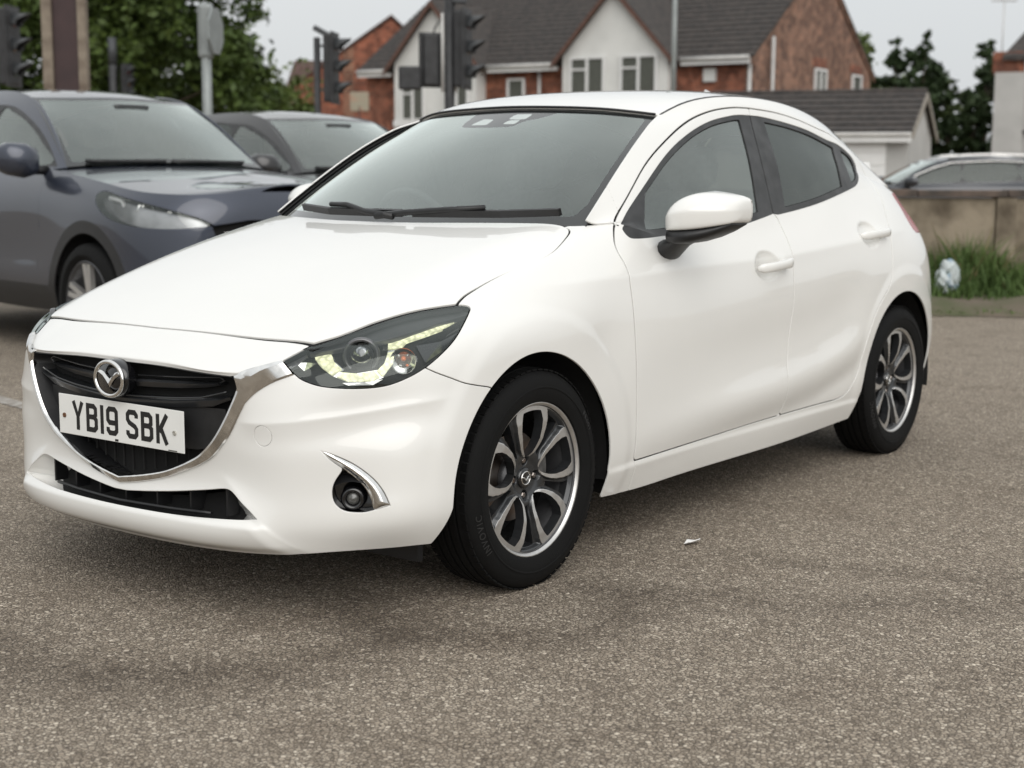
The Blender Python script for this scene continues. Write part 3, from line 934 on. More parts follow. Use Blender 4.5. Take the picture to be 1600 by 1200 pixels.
# ---------------------------------------------------------------- grille, bumper openings
def surf(t, keep_pos, f, d):
    a, b = t.cut(f(t))
    return (b if keep_pos else a).offset(d)
from mathutils.bvhtree import BVHTree
_sb = BVHTree.FromPolygons(skin.V.tolist(), skin.F.tolist())
def fascia(y, z):
    h = _sb.ray_cast(Vector((2, abs(y), z)), Vector((-1, 0, 0)))
    p, n = h[0], h[1]
    if p is None: p, n = _sb.find_nearest(Vector((.7, abs(y), z)))[:2]
    if n.x < 0: n = -n
    sg = 1 if y >= 0 else -1
    return np.array([p.x, p.y * sg, p.z]), np.array([n.x, n.y * sg, n.z])
def resample(P, n):
    P = np.asarray(P, float)
    c = np.concatenate([[0], np.cumsum(np.linalg.norm(np.diff(P, axis=0), axis=1))])
    q = np.linspace(0, c[-1], n)
    return np.stack([np.interp(q, c, P[:, k]) for k in range(P.shape[1])], 1)
_i1 = resample(smooth_poly(GR_IN[:10], 6, closed=False), 70); _o1 = resample(smooth_poly(GR_OUT[:9], 6, closed=False), 70)
_i2 = resample(smooth_poly([(.422,.622),(.416,.640),(.412,.650),(.45,.665),(.508,.685)], 6, closed=False, corner=(2,)), 30)
_o2 = resample(smooth_poly([GR_OUT[8],(.467,.607),(.502,.633),(.545,.654)], 6, closed=False), 30)
_ic, _oc = np.concatenate([_i1, _i2[1:]]), np.concatenate([_o1, _o2[1:]])
_ic = np.concatenate([(_ic * [-1, 1])[::-1], _ic[1:]]); _oc = np.concatenate([(_oc * [-1, 1])[::-1], _oc[1:]])
V = []
for a_, b_ in zip(_ic, _oc):
    for u_, d_ in ((0, -.045), (0, .006), (.10, .012), (.28, .014), (.90, .006), (1.0, .002), (1.0, -.012)):
        y_, z_ = a_ * (1 - u_) + b_ * u_
        p_, n_ = fascia(y_, z_)
        V.append(p_ + n_ * d_)
nc = 7
F = [(i * nc + j, (i + 1) * nc + j, (i + 1) * nc + j + 1, i * nc + j + 1) for i in range(len(_ic) - 1) for j in range(nc - 1)]
MB().add(V, F).build('grille_surround', CHROME, car, auto=24)
gi = both(g_in.cut(f_grin(g_in))[0])
grille = tm_obj('grille', gi.offset(-.055), MATTEB, car)
# wall round the opening
be = gi.boundary()
gw = MB()
for a, b in be:
    p, q = gi.V[a] + gi.N[a] * .004, gi.V[b] + gi.N[b] * .004
    p2, q2 = gi.V[a] * [1, .97, 1] - gi.N[a] * .056, gi.V[b] * [1, .97, 1] - gi.N[b] * .056
    gw.add([p, q, q2, p2], [(0, 1, 2, 3)])
gw.build('grille_wall', BLACKP, grille)
def gx(y): return float(np.interp(abs(y), [0, .2, .42], [.797, .784, .752]))
def ledge(name, pts, th, dep, setb, m):
    """a horizontal grille blade: pts (y, z, thickness factor)"""
    b = MB()
    V = []
    for y, z, k in pts:
        x = gx(y) - setb
        V += [(x, y, z + .4 * th * k), (x + .006, y, z), (x, y, z - th * k), (x - dep, y, z - .8 * th * k), (x - dep, y, z + .5 * th * k)]
    n = 5
    F = [(i * n + j, (i + 1) * n + j, (i + 1) * n + (j + 1) % n, i * n + (j + 1) % n) for i in range(len(pts) - 1) for j in range(n)]
    F += [tuple(range(n)), tuple(range((len(pts) - 1) * n, len(pts) * n))]
    return b.add(V, F).build(name, m, grille, auto=30)
PIANO = mat('grille_blade', (.02, .021, .023), .3, coat=.3, build=vary(12, .3))
for s in (1, -1):
    ledge('grille_blade', [(s * y, z, k) for y, z, k in ((.055, .606, 1), (.12, .609, 1.1), (.22, .613, 1.0), (.30, .617, .7), (.345, .621, .35))], .013, .03, .020, PIANO)
    MB().tube([(gx(y) - .022, s * y, z) for y, z in ((.06, .622), (.2, .628), (.3, .634), (.345, .638), (.36, .630), (.345, .622))], .0025, 6).build('grille_blade_edge', PIANO, grille, smooth=True)
ledge('grille_ledge', [(s * .01 * k, .559 + .028 * (k / 40) ** 2 + (0.006 if abs(k) > 36 else 0), 1.0 if abs(k) < 34 else .5) for s in (1,) for k in range(-39, 40, 3)], .016, .045, .012, PIANO)
MB().tube([(gx(.01 * k) - .006, .01 * k, .568 + .028 * (k / 40) ** 2 + .012 * max(0, (abs(k) - 30) / 9)) for k in range(-38, 39, 2)], .0025, 6).build('grille_blade_edge', PIANO, grille, smooth=True)
pp = MB()
pv, nn = [], 14
for i in range(nn + 1):
    y = -.36 + .72 * i / nn
    pv += [(gx(y) - .022, y, .556), (gx(y) - .030, y, max(.435, .44 + .35 * max(0, abs(y) - .28)))]
pp.add(pv, [(2 * i, 2 * i + 2, 2 * i + 3, 2 * i + 1) for i in range(nn)])
pp.build('plate_panel', SATINB if False else mat('plate_panel_black', (.018, .018, .019), .55, build=vary(30, .3, bump=.05)), grille, smooth=True)
for k in range(-6, 7):
    y = k * .042
    zt = .44
    zb_ = float(np.interp(abs(y), [0, .09, .225, .30], [.352, .368, .41, .445]))
    if zb_ < zt - .01:
        MB().box((gx(y) - .050, y, (zt + zb_) / 2), (.006, .005, zt - zb_)).build('grille_bar', MATTEB, grille)
# badge
def ell(cx, rx, rz, y0=0., n=48): return [(cx, y0 + rx * math.cos(2 * math.pi * i / n), .612 + rz * math.sin(2 * math.pi * i / n)) for i in range(n)]
bd = MB()
bd.tube(ell(.820, .0565, .0455), .0058, 10, closed=True)
badge = bd.build('badge', CHROME, car, smooth=True)
MB().lathe([(0, .002), (.9, .002), (1.0, -.012), (1.0, -.03)], axis='X', n=40).build('badge_backing', GLOSSB, badge, smooth=True)
bb = badge.children[0]
bb.location = (.812, 0, .612); bb.scale = (1, .064, .052)
wv = [(-.0535, .012), (-.040, .011), (-.022, .002), (-.009, -.011), (0, -.024), (.009, -.011), (.022, .002), (.040, .011), (.0535, .012)]
wt = [.006, .010, .0125, .014, .020, .014, .0125, .010, .006]
wm = MB()
for (ya, za), (yb_, zb2), t1, t2 in zip(wv[:-1], wv[1:], wt[:-1], wt[1:]):
    x0 = .819
    P = [(x0, ya, .612 + za), (x0 + .005, ya, .612 + za + t1 * .55), (x0, ya, .612 + za + t1 * 1.2), (x0, yb_, .612 + zb2), (x0 + .005, yb_, .612 + zb2 + t2 * .55), (x0, yb_, .612 + zb2 + t2 * 1.2)]
    wm.add(P, [(0, 3, 4, 1), (1, 4, 5, 2)])
wm.build('badge_wings', CHROME, badge)
# lower intake
ib = both(intake_l)
ik = tm_obj('lower_intake', ib.offset(-.075), MATTEB, car)
iw, iw2 = MB(), MB()
for a, b in ib.boundary():
    p, q = ib.V[a], ib.V[b]
    n1, n2 = ib.N[a], ib.N[b]
    k = np.array([1, .82, 1])
    end = abs(p[1]) > .352 and abs(q[1]) > .352
    (iw2 if end else iw).add([p - n1 * .001, q - n2 * .001, (q - n2 * .07) * k, (p - n1 * .07) * k], [(0, 1, 2, 3)])
iw.build('intake_wall', BLACKP, ik)
for sgn in (1, -1):                       # painted cheeks at both ends of the opening
    e = MB(); e.v = iw2.v; e.f = [f for f in iw2.f if iw2.v[f[0]][1] * sgn > 0]
    used = sorted({i for f in e.f for i in f}); mp_ = {v: i for i, v in enumerate(used)}
    e.v = [iw2.v[i] for i in used]; e.f = [tuple(mp_[i] for i in f) for f in e.f]
    e.build('intake_cheek', PAINT, ik, smooth=True)
for y in np.arange(-.36, .37, .12):
    z1 = float(np.interp(abs(y), [0, .176, .37, .43, .486], [.311, .327, .355, .328, .286]))
    MB().box((gx(y) - .045, y, (z1 + .275) / 2), (.05, .006, z1 - .277)).build('intake_rib', BLACKP, ik)
MB().tube([(gx(.01 * k) + .002 - .018 * (abs(k) / 44) ** 2, .01 * k, .2795 + .003 * abs(k) / 44) for k in range(-32, 33, 4)], .005, 8).build('intake_edge', BLACKP, ik, smooth=True)
# fog lamps in their pockets
for s in (1, -1):
    fl = fog_l if s == 1 else fog_l.mirrored()
    fo = tm_obj('fog_lamp_pocket', fl.offset(-.055), GLOSSB, car)
    w = MB()
    for a, b in fl.boundary():
        w.add([fl.V[a], fl.V[b], fl.V[b] - fl.N[b] * .058, fl.V[a] - fl.N[a] * .058], [(0, 1, 2, 3)])
    w.build('pocket_wall', GLOSSB, fo)
    chf = fog_l.cut(f_fogch(fog_l))[0]
    dd = np.abs(poly_sd(D45(chf), FOGCH))
    chf = TM(chf.V + chf.N * (-.004 + .012 * sstep(dd, 0, .014))[:, None], chf.F)
    if s == -1: chf = chf.mirrored()
    tm_obj('fog_lamp_trim', flanged(chf, .015, .0015), CHROME, fo)
    d = np.array([.80, .60 * s, 0]); d /= np.linalg.norm(d)
    c = np.array([.600, .671 * s, .340])
    mrot = Vector(d).to_track_quat('Z', 'Y').to_matrix()
    def oriented(prof, name, m, par, n=32, c=c, mrot=mrot, **k):
        b = MB().lathe(prof, axis='Z', n=n)
        b.v = [tuple(mrot @ Vector(p) + Vector(c)) for p in b.v]
        return b.build(name, m, par, smooth=True)
    oriented([(.032, -.006), (.027, .004), (.021, .005), (.017, -.004), (.015, -.012)], 'fog_lamp_bezel', GLOSSB, fo)
    oriented([(.0155, -.006), (.010, -.001), (.0, .001)], 'fog_lamp_lens', mat('fog_lens', (.10, .10, .095), .08, coat=.8, build=vary(60, .3)), fo)
    eye = MB()
    for i in range(9):
        a = math.pi * i / 8
        eye.add([tuple(np.array(c) + d * .01 + np.array([-d[1], d[0], 0]) * (.06 * math.cos(a)) + np.array([0, 0, .012 + .035 * math.sin(a)])),
                 tuple(np.array(c) - d * .02 + np.array([-d[1], d[0], 0]) * (.07 * math.cos(a)) + np.array([0, 0, .012 + .052 * math.sin(a)]))], [])
    eye.f = [(2 * i, 2 * i + 2, 2 * i + 3, 2 * i + 1) for i in range(8)]
    eye.build('fog_lamp_hood', BLACKP, fo, smooth=True)

# ---------------------------------------------------------------- headlamps
def plate_on(pts3, th=.006, inset=0):
    """small solid plate with outline pts3"""
    P = [Vector(p) for p in pts3]
    n = Vector((0, 0, 0))
    c = sum(P, Vector()) / len(P)
    for i in range(len(P)):
        n += (P[i] - c).cross(P[(i + 1) % len(P)] - c)
    n.normalize()
    if n.dot(Vector((.7, .7 if c.y > 0 else -.7, .2))) < 0: n = -n
    b = MB()
    k = len(P)
    b.add([p for p in P] + [c + n * th * 1.3] + [p - n * th * 2 for p in P], [(i, (i + 1) % k, k) for i in range(k)] + [(i, (i + 1) % k, (i + 1) % k + k + 1, i + k + 1) for i in range(k)])
    return b
DRL_ARCS = [
 [(.589,.524,.699),(.570,.541,.706),(.557,.554,.709),(.567,.575,.694),(.578,.592,.681),(.580,.621,.665),(.590,.613,.658),(.601,.605,.651),(.605,.575,.667),(.602,.551,.683)],
 [(.598,.613,.648),(.586,.621,.658),(.564,.656,.655),(.529,.687,.662),(.521,.700,.645),(.543,.685,.635),(.583,.643,.636)],
 [(.526,.690,.662),(.506,.696,.678),(.490,.690,.692),(.477,.683,.704),(.455,.695,.708),(.475,.703,.693),(.488,.710,.678),(.518,.702,.647)],
 [(.473,.672,.710),(.450,.653,.724),(.428,.634,.737),(.396,.653,.741),(.345,.665,.751),(.291,.676,.761),(.187,.693,.782),(.21,.707,.769),(.288,.71,.75),(.35,.70,.737),(.414,.689,.725),(.445,.696,.712)],
]
for s in (1, -1):
    M = np.array([1, s, 1])
    hd = empty('headlamp')
    hd.parent = car
    lh = lens_h if s == 1 else lens_h.mirrored()
    tm_obj('lens', lh, LENS, hd)
    bowl = lens_h
    bv = TM(bowl.V - bowl.N * .050, bowl.F)
    if s == -1: bv = bv.mirrored()
    tm_obj('housing', bv, MATTEB, hd)
    w = MB()
    for a, b in lh.boundary():
        w.add([lh.V[a] - lh.N[a] * .001, lh.V[b] - lh.N[b] * .001, lh.V[b] - lh.N[b] * .052, lh.V[a] - lh.N[a] * .052], [(0, 1, 2, 3)])
    w.build('housing_wall', MATTEB, hd, smooth=True)
    # grey upper bezel following the top edge
    up = lens_h.cut((lens_h.V[:, 2] - np.interp(lens_h.V[:, 0], [.18, .30, .40, .47, .55, .62, .68], [.800, .782, .763, .749, .731, .716, .674])))[1]
    up = TM(up.V - up.N * .018, up.F)
    if s == -1: up = up.mirrored()
    tm_obj('bezel', flanged(up, .015, .001), LAMPGREY, hd)
    for arc in DRL_ARCS:
        ac = np.mean(arc, axis=0)
        plate_on([(ac + (np.array(p) - ac) * .93) * M for p in arc], .004).build('running_lamp', DRL, hd)
        plate_on([(ac + (np.array(p) - ac) * 1.10 - np.array([.006, .005, .001])) * M for p in arc], .002).build('lamp_reflector', LAMPSIL, hd)
    d = Vector((.80, .60 * s, .0)).normalized()
    mrot = d.to_track_quat('Z', 'Y').to_matrix()
    c1 = np.array([.530, .640, .695]) * M
    oriented([(.048, -.010), (.047, .002), (.042, .006), (.038, .002), (.034, -.012), (.031, -.02)], 'projector_bezel', LAMPGREY, hd, c=c1, mrot=mrot)
    oriented([(.033, -.018), (.030, .0), (.022, .011), (.012, .016), (0, .018)], 'projector_lens', mat('projector_glass', (.42, .43, .44), .10, metal=.95, coat=1.0, build=vary(55, .8, thresh=(.42, .58))), hd, c=c1, mrot=mrot)
    oriented([(.031, -.014), (.0325, -.004), (.030, -.002)], 'projector_ring', CHROME, hd, c=c1, mrot=mrot)
    c2 = np.array([.462, .722, .683]) * M
    oriented([(.034, .004), (.029, -.002), (.022, -.003), (.018, -.010), (.006, -.014)], 'indicator_reflector', LAMPSIL, hd, c=c2, mrot=mrot, n=20)
    oriented([(.0065, -.02), (.007, -.004), (.004, .002), (0, .003)], 'indicator_bulb', AMBER, hd, c=c2 + np.array([0, 0, .004]), mrot=mrot, n=12)
    for a in (0.9, 2.4, 4.2, 5.3):
        cc = c2 + np.array([-d[1] * .016 * math.cos(a), d[0] * .016 * math.cos(a), .016 * math.sin(a)])
        oriented([(.004, -.012), (.004, -.006), (0, -.004)], 'indicator_facet', AMBER if a > 5 else LAMPSIL, hd, c=cc, mrot=mrot, n=8)
    plate_on([np.array(p) * M for p in [(.648,.522,.680),(.610,.538,.692),(.603,.556,.677),(.640,.546,.660)]], .004).build('inner_trim', LAMPSIL, hd)
    plate_on([np.array(p) * M for p in [(.592,.632,.632),(.560,.662,.630),(.528,.695,.632),(.520,.704,.640),(.540,.688,.626),(.585,.645,.626)]], .002).build('lower_reflector', LAMPSIL, hd)
    # dark shade behind the rear part
    plate_on([np.array(p) * M for p in [(.225,.722,.765),(.40,.712,.715),(.41,.752,.675),(.36,.765,.70),(.28,.752,.742)]], .003).build('side_shade', GLOSSB, hd)

# ---------------------------------------------------------------- number plate
pl = MB().box((.7905, 0, .491), (.003, .52, .111), bev=.0012).build('number_plate', PLATE, car)
def strip(path, w=14.):
    """mitred flat strip along a polyline (mm) -> quads"""
    P = [Vector(p) for p in path]
    L, Rr = [], []
    for i, p in enumerate(P):
        d1 = (P[i] - P[i - 1]).normalized() if i else (P[1] - P[0]).normalized()
        d2 = (P[i + 1] - P[i]).normalized() if i < len(P) - 1 else d1
        t = (d1 + d2).normalized()
        n = Vector((-t.y, t.x))
        k = w / 2 / max(.5, n.dot(Vector((-d1.y, d1.x))))
        L.append(p + n * k); Rr.append(p - n * k)
    return L, Rr
GLY = {
 'Y': [[(6, 79), (25, 36), (44, 79)], [(25, 44), (25, 0)]],
 'B': [[(7, 0), (7, 79)], [(13, 72), (33, 72), (41, 65), (41, 49), (34, 42), (13, 42)], [(13, 7), (35, 7), (43, 14), (43, 35), (35, 41)]],
 '1': [[(7, 0), (7, 79)]],
 '9': [[(37, 35), (14, 35), (7, 42), (7, 65), (14, 72), (36, 72), (43, 65), (43, 14), (36, 7), (14, 7), (7, 14), (7, 22)]],
 'S': [[(43, 57), (43, 65), (36, 72), (14, 72), (7, 65), (7, 52), (13, 44), (37, 34), (43, 27), (43, 14), (36, 7), (14, 7), (7, 14), (7, 22)]],
 'K': [[(7, 0), (7, 79)], [(44, 79), (12, 32)], [(20, 42), (43, 0)]],
}
px_ = -201.
for chx in 'YB19 SBK':
    if chx == ' ':
        px_ += 22; continue
    g = MB()
    for j, path in enumerate(GLY[chx]):
        Lp, Rp = strip(path)
        n = len(Lp)
        x = .7923 + .00025 * j
        V = [(x, (px_ + p.x) / 1000, .491 + (p.y - 39.5) / 1000) for p in Lp + Rp]
        g.add(V, [(i, i + 1, n + i + 1, n + i) for i in range(n - 1)])
    g.build('plate_character', INK, pl)
    px_ += (14 if chx == '1' else 50) + 11
for y in (-.235, .225):
    b = MB().lathe([(.0065, 0), (.0065, .003), (.003, .0035), (.0025, .001), (0, .001)], axis='X', n=14)
    b.v = [(p[0] + .792, p[1] + y, p[2] + .487) for p in b.v]
    b.build('plate_screw', RUST if y < 0 else mat('plate_screw_cap', (.55, .53, .47), .4, build=vary(90, .4)), pl, smooth=True)
MB().box((.7921, -.012, .4405), (.0006, .014, .006)).build('maker_mark', INK, pl)
MB().box((.7921, .215, .4385), (.0006, .034, .0025)).build('maker_print', INK, pl)

# ---------------------------------------------------------------- wheels
def petal_sd(P):
    """signed distance-like field of the five big openings (negative inside), and of the five slots"""
    r = np.hypot(P[:, 0], P[:, 1])
    a = np.arctan2(P[:, 1], P[:, 0])
    k = np.round((a - math.pi / 2) / (2 * math.pi / 5))
    b = a - math.pi / 2 - k * 2 * math.pi / 5
    u, v = r * np.sin(b), r * np.cos(b)              # across, along the petal
    w = np.interp(v, [.060, .066, .075, .09, .11, .14, .165, .185, .2], [0, .012, .021, .031, .040, .0475, .049, .044, .036])
    pet = np.abs(u) - w
    pet = np.maximum(pet, np.maximum(.058 - v, r - .1955))
    k2 = np.round((a + math.pi / 2) / (2 * math.pi / 5))
    b2 = a + math.pi / 2 - k2 * 2 * math.pi / 5
    u2, v2 = r * np.sin(b2), r * np.cos(b2)
    w2 = np.interp(v2, [.075, .085, .12, .16, .2], [0, .0055, .0095, .015, .026])
    slot = np.maximum(np.abs(u2) - w2, np.maximum(.076 - v2, r - .1955))
    return pet, slot

def build_wheel():
    """one wheel about the origin, axle along y, outer face towards +y"""
    root = empty('wheel')
    # tyre
    prof = [(.2175, -.078), (.222, -.086), (.245, -.094), (.270, -.0935), (.292, -.086), (.303, -.076), (.309, -.064)]
    tread = [(.311, -.060), (.3125, -.050), (.313, -.0475), (.3065, -.046), (.3065, -.040), (.3138, -.0385), (.3142, -.0165), (.3072, -.015), (.3072, -.009), (.3142, -.0075)]
    tread += [(r, -h) for r, h in reversed(tread)]
    prof = prof + tread + [(r, -h) for r, h in reversed(prof)]
    MB().lathe(prof, n=120).build('tyre', RUBBER, root, auto=38)
    tyre = root.children[-1]
    bl = MB()
    for i in range(72):
        a = 2 * math.pi * i / 72
        for sgn in (1, -1):
            ca, sa = math.cos(a), math.sin(a)
            rot = Matrix(((ca, 0, -sa), (0, 1, 0), (sa, 0, ca)))
            bl.box(rot @ Vector((.3095, sgn * .066, 0)), (.004, .020, .020), rot=rot)
    tag(bl.build('shoulder_block', RUBBER, root), kind='stuff')
    MB().lathe([(.258, .0942), (.2615, .0966), (.265, .0942)], n=90).build('sidewall_rib', RUBBER, root, smooth=True)
    def arc_text(txt, r0, ang, size, name):
        cu = bpy.data.curves.new('sidewall_text', 'FONT')
        cu.body = txt; cu.size = size; cu.align_x = 'CENTER'; cu.extrude = .0012; cu.space_character = 1.25
        ob = bpy.data.objects.new('sidewall_text', cu)
        COL.objects.link(ob)
        bpy.context.view_layer.update()
        me = bpy.data.meshes.new_from_object(ob.evaluated_get(bpy.context.evaluated_depsgraph_get()))
        bpy.data.objects.remove(ob, do_unlink=True)
        V = []
        for v in me.vertices:
            r = r0 + v.co.y
            a = ang + v.co.x / r0
            yy = float(np.interp(r, [.222, .245, .270, .292], [.086, .094, .0935, .086])) + .0006 + v.co.z
            V.append((r * math.cos(a), yy, r * math.sin(a)))
        F = [tuple(p.vertices) for p in me.polygons]
        bpy.data.meshes.remove(me)
        mesh_obj(name, V, F, RUBBERT, root)
    # seen from outside (+y) the x axis points left, so text runs the other way round
    arc_text('INVOVIC', .268, R_(-24), .026, 'sidewall_lettering')
    arc_text('EL601', .268, R_(150), .022, 'sidewall_lettering')
    # rim: outer lip, barrel
    MB().lathe([(.2095, .073), (.2145, .0798), (.2185, .0815), (.2195, .079), (.2150, .073)], n=96).build('rim_lip', ALLOY, root, smooth=True)
    MB().lathe([(.2135, .078), (.2065, .066), (.200, .050), (.192, .03), (.188, -.05), (.200, -.078), (.216, -.084)], n=72).build('rim_barrel', BARREL, root, smooth=True)
    # face
    nr, na = 64, 480
    rr = np.linspace(.0, .2075, nr)
    aa = np.linspace(0, 2 * math.pi, na, endpoint=False)
    Rg, Ag = np.meshgrid(rr, aa, indexing='ij')
    P2 = np.stack([(Rg * np.cos(Ag)).ravel(), (Rg * np.sin(Ag)).ravel()], 1)
    I = np.arange(nr * na).reshape(nr, na)
    J = np.roll(I, -1, 1)
    F = np.concatenate([np.stack([I[:-1].ravel(), I[1:].ravel(), J[1:].ravel()], 1), np.stack([I[:-1].ravel(), J[1:].ravel(), J[:-1].ravel()], 1)])
    F = F[(P2[F[:, 0]] != P2[F[:, 1]]).any(1) & (P2[F[:, 0]] != P2[F[:, 2]]).any(1)]
    pet, slot = petal_sd(P2)
    r = np.hypot(*P2.T)
    hgt = np.interp(r, [0, .03, .05, .075, .12, .17, .2075], [.040, .040, .043, .056, .067, .071, .068])
    inner = sstep(r, .055, .10)
    dark_d = np.interp(r, [.06, .09, .13, .17, .2], [.009, .012, .0155, .021, .030])     # width of the machined band along each big opening
    edge = np.clip(pet, 0, 1)
    hgt = hgt - inner * .013 * sstep(edge, dark_d * .98, dark_d * 1.05 + .006) * sstep(r, .2035, .196)
    # nut recesses
    for k in range(4):
        a = math.pi / 2 + k * math.pi / 2
        hgt = hgt - .014 * sstep(np.hypot(P2[:, 0] - .05 * math.cos(a), P2[:, 1] - .05 * math.sin(a)), .0145, .0115)
    V = np.stack([P2[:, 0], hgt, P2[:, 1]], 1)
    t = TM(V, F)
    if t.N[:, 1].mean() < 0: t = TM(V, F[:, ::-1])
    hole = lambda t: np.minimum(*petal_sd(t.V[:, [0, 2]]))
    t = t.cut(hole(t), 1e-4)[1]
    def band(t):
        p, s_ = petal_sd(t.V[:, [0, 2]])
        r = np.hypot(t.V[:, 0], t.V[:, 2])
        dd = np.interp(r, [.06, .09, .13, .17, .2], [.009, .012, .0155, .021, .030])
        return np.where(r > .2045, -.004, np.where(r < .062, .01, p - dd))
    silver, dark = t.cut(band(t), 1e-4)
    tm_obj('spoke_machined_face', silver, ALLOY, root)
    dk = t
    # side walls of all openings
    e = t.boundary()
    er = np.hypot(t.V[e[:, 0], 0], t.V[e[:, 0], 2])
    e = e[er < .2065]
    w = MB()
    for a, b in e:
        w.add([t.V[a], t.V[b], t.V[b] * [.985, 1, .985] - np.array([0, .030, 0]), t.V[a] * [.985, 1, .985] - np.array([0, .030, 0])], [(0, 1, 2, 3)])
    w.build('spoke_side', GUNMETAL, root, smooth=True)
    tm_obj('spoke_painted_face', dark, GUNMETAL, root)
    # hub cap with emblem, nuts
    MB().lathe([(.030, .036), (.029, .0455), (.026, .047), (0, .0475)], n=36).build('hub_cap', GLOSSB, root, smooth=True)
    cap = root.children[-1]
    MB().tube([(.0205 * math.cos(a), .048, .0185 * math.sin(a)) for a in np.linspace(0, 2 * math.pi, 32, endpoint=False)], .0022, 6, closed=True).build('hub_emblem', CHROME, root, smooth=True)
    MB().tube([(-.020, .048, .005), (-.009, .048, .002), (0, .0485, -.007), (.009, .048, .002), (.020, .048, .005)], .0026, 6).build('hub_emblem', CHROME, root, smooth=True)
    for k in range(4):
        a = math.pi / 2 + k * math.pi / 2
        b = MB().lathe([(.0095, .02), (.0095, .039), (.007, .042), (.004, .0425), (.0035, .040), (0, .040)], n=6)
        b.v = [(p[0] + .05 * math.cos(a), p[1], p[2] + .05 * math.sin(a)) for p in b.v]
        b.build('wheel_nut', STEEL, root)
    # valve, brake
    MB().lathe([(.05, .0), (.128, .0), (.128, -.02), (.05, -.02)], n=48).build('brake_disc', STEEL, root, auto=30)
    MB().lathe([(.07, .001), (.07, .022), (.0, .024)], n=32).build('brake_hub', BARREL, root, smooth=True)
    cb = MB()
    cb.lathe([(.085, .012), (.148, .012), (.152, -.03), (.085, -.03)], n=10, a0=R_(155), a1=R_(205))
    cb.build('brake_caliper', mat('caliper_iron', (.22, .21, .20), .5, metal=.5, build=vary(50, .35)), root, auto=30)
    MB().lathe([(.186, -.02), (.186, -.075), (.0, -.075)], n=48).build('backing_plate', MATTEB, root)
    return root
wheel0 = build_wheel()
def copy_tree(o, parent=None):
    c = o.copy()
    COL.objects.link(c)
    c.parent = parent
    for ch in list(o.children): copy_tree(ch, c)
    return c
wheel0.parent = car
for i, (x, y) in enumerate(((0, 1), (-WB, 1), (0, -1), (-WB, -1))):
    w = wheel0 if i == 0 else copy_tree(wheel0, car)
    w.location = (x, y * (.807 - .0815), .3085)
    w.rotation_euler = (0, R_((0, 1, 15, 40)[i]), 0 if y > 0 else math.pi)
# turn each lettering to its place on the sidewall
# ---------------------------------------------------------------- wheel wells, floor
for s in (1, -1):
    for cx in (.02, -2.545):
        b = MB().lathe([(.395, .80 * s), (.395, .40 * s), (.02, .40 * s)], n=40, o=(cx, 0, .30), a0=R_(-8), a1=R_(188))
        b.build('wheel_well_liner', MATTEB, car, smooth=True)
MB().box((-1.27, 0, .225), (1.70, 1.52, .07)).build('floor_pan', MATTEB, car)
MB().box((-1.3, 0, .24), (3.5, .78, .06)).build('floor_pan', MATTEB, car)
MB().box((.45, 0, .215), (.42, 1.10, .03)).build('undertray', MATTEB, car)
MB().box((.36, .60, .165), (.02, .18, .07)).build('air_deflector', BLACKP, car)
MB().box((.36, -.60, .165), (.02, .18, .07)).build('air_deflector', BLACKP, car)
MB().box((-2.95, 0, .35), (.35, 1.2, .12)).build('rear_valance', MATTEB, car)
MB().box((-.33, 0, .62), (.06, 1.36, .64)).build('bulkhead', MATTEB, car)

# ---------------------------------------------------------------- door handles, mirrors, wipers
def handle(x0, x1, z0, z1, ysurf, parent, s):
    b = MB()
    n, m = 12, 14
    V = []
    for i in range(n + 1):
        t = i / n
        x, z = x0 + (x1 - x0) * t, z0 + (z1 - z0) * t
        out = .010 + .026 * min(1, t / .25) ** .6 if t < .25 else .036 + .004 * math.sin((t - .25) / .75 * math.pi)
        if t > .9: out -= .012 * ((t - .9) / .1) ** 2
        k = math.sqrt(max(0, 1 - max(0, (t - .93) / .07) ** 2)) * (math.sqrt(max(0.02, 1 - max(0, (.06 - t) / .06) ** 2)))
        rz, ry = (.0165 if t < .7 else .0165 + .003 * (t - .7) / .3) * max(k, .45), .0105 * max(k, .45)
        for j in range(m):
            a = 2 * math.pi * j / m
            ca, sa = math.cos(a), math.sin(a)
            V.append((x, (ysurf + out + ry * math.copysign(abs(ca) ** .8, ca)) * s, z + rz * math.copysign(abs(sa) ** .8, sa)))
    F = [(i * m + j, (i + 1) * m + j, (i + 1) * m + (j + 1) % m, i * m + (j + 1) % m) for i in range(n) for j in range(m)]
    F += [tuple(range(m)), tuple(range(n * m, n * m + m))]
    b.add(V, F)
    # pivot boss at the trailing end
    b.box(((x1 + .02), (ysurf + .012) * s, z1), (.030, .030, .022), bev=.006)
    return b.build('door_handle', PAINT, parent, smooth=True)
for i, s in enumerate((1, -1)):
    handle(-1.283, -1.500, .836, .851, .806, front_doors[i], s)
    handle(-2.170, -2.405, .921, .932, .788, rear_doors[i], s)
MB().box((-1.470, .851, .851), (.008, .003, .012)).build('handle_sensor', BLACKP, front_doors[0])

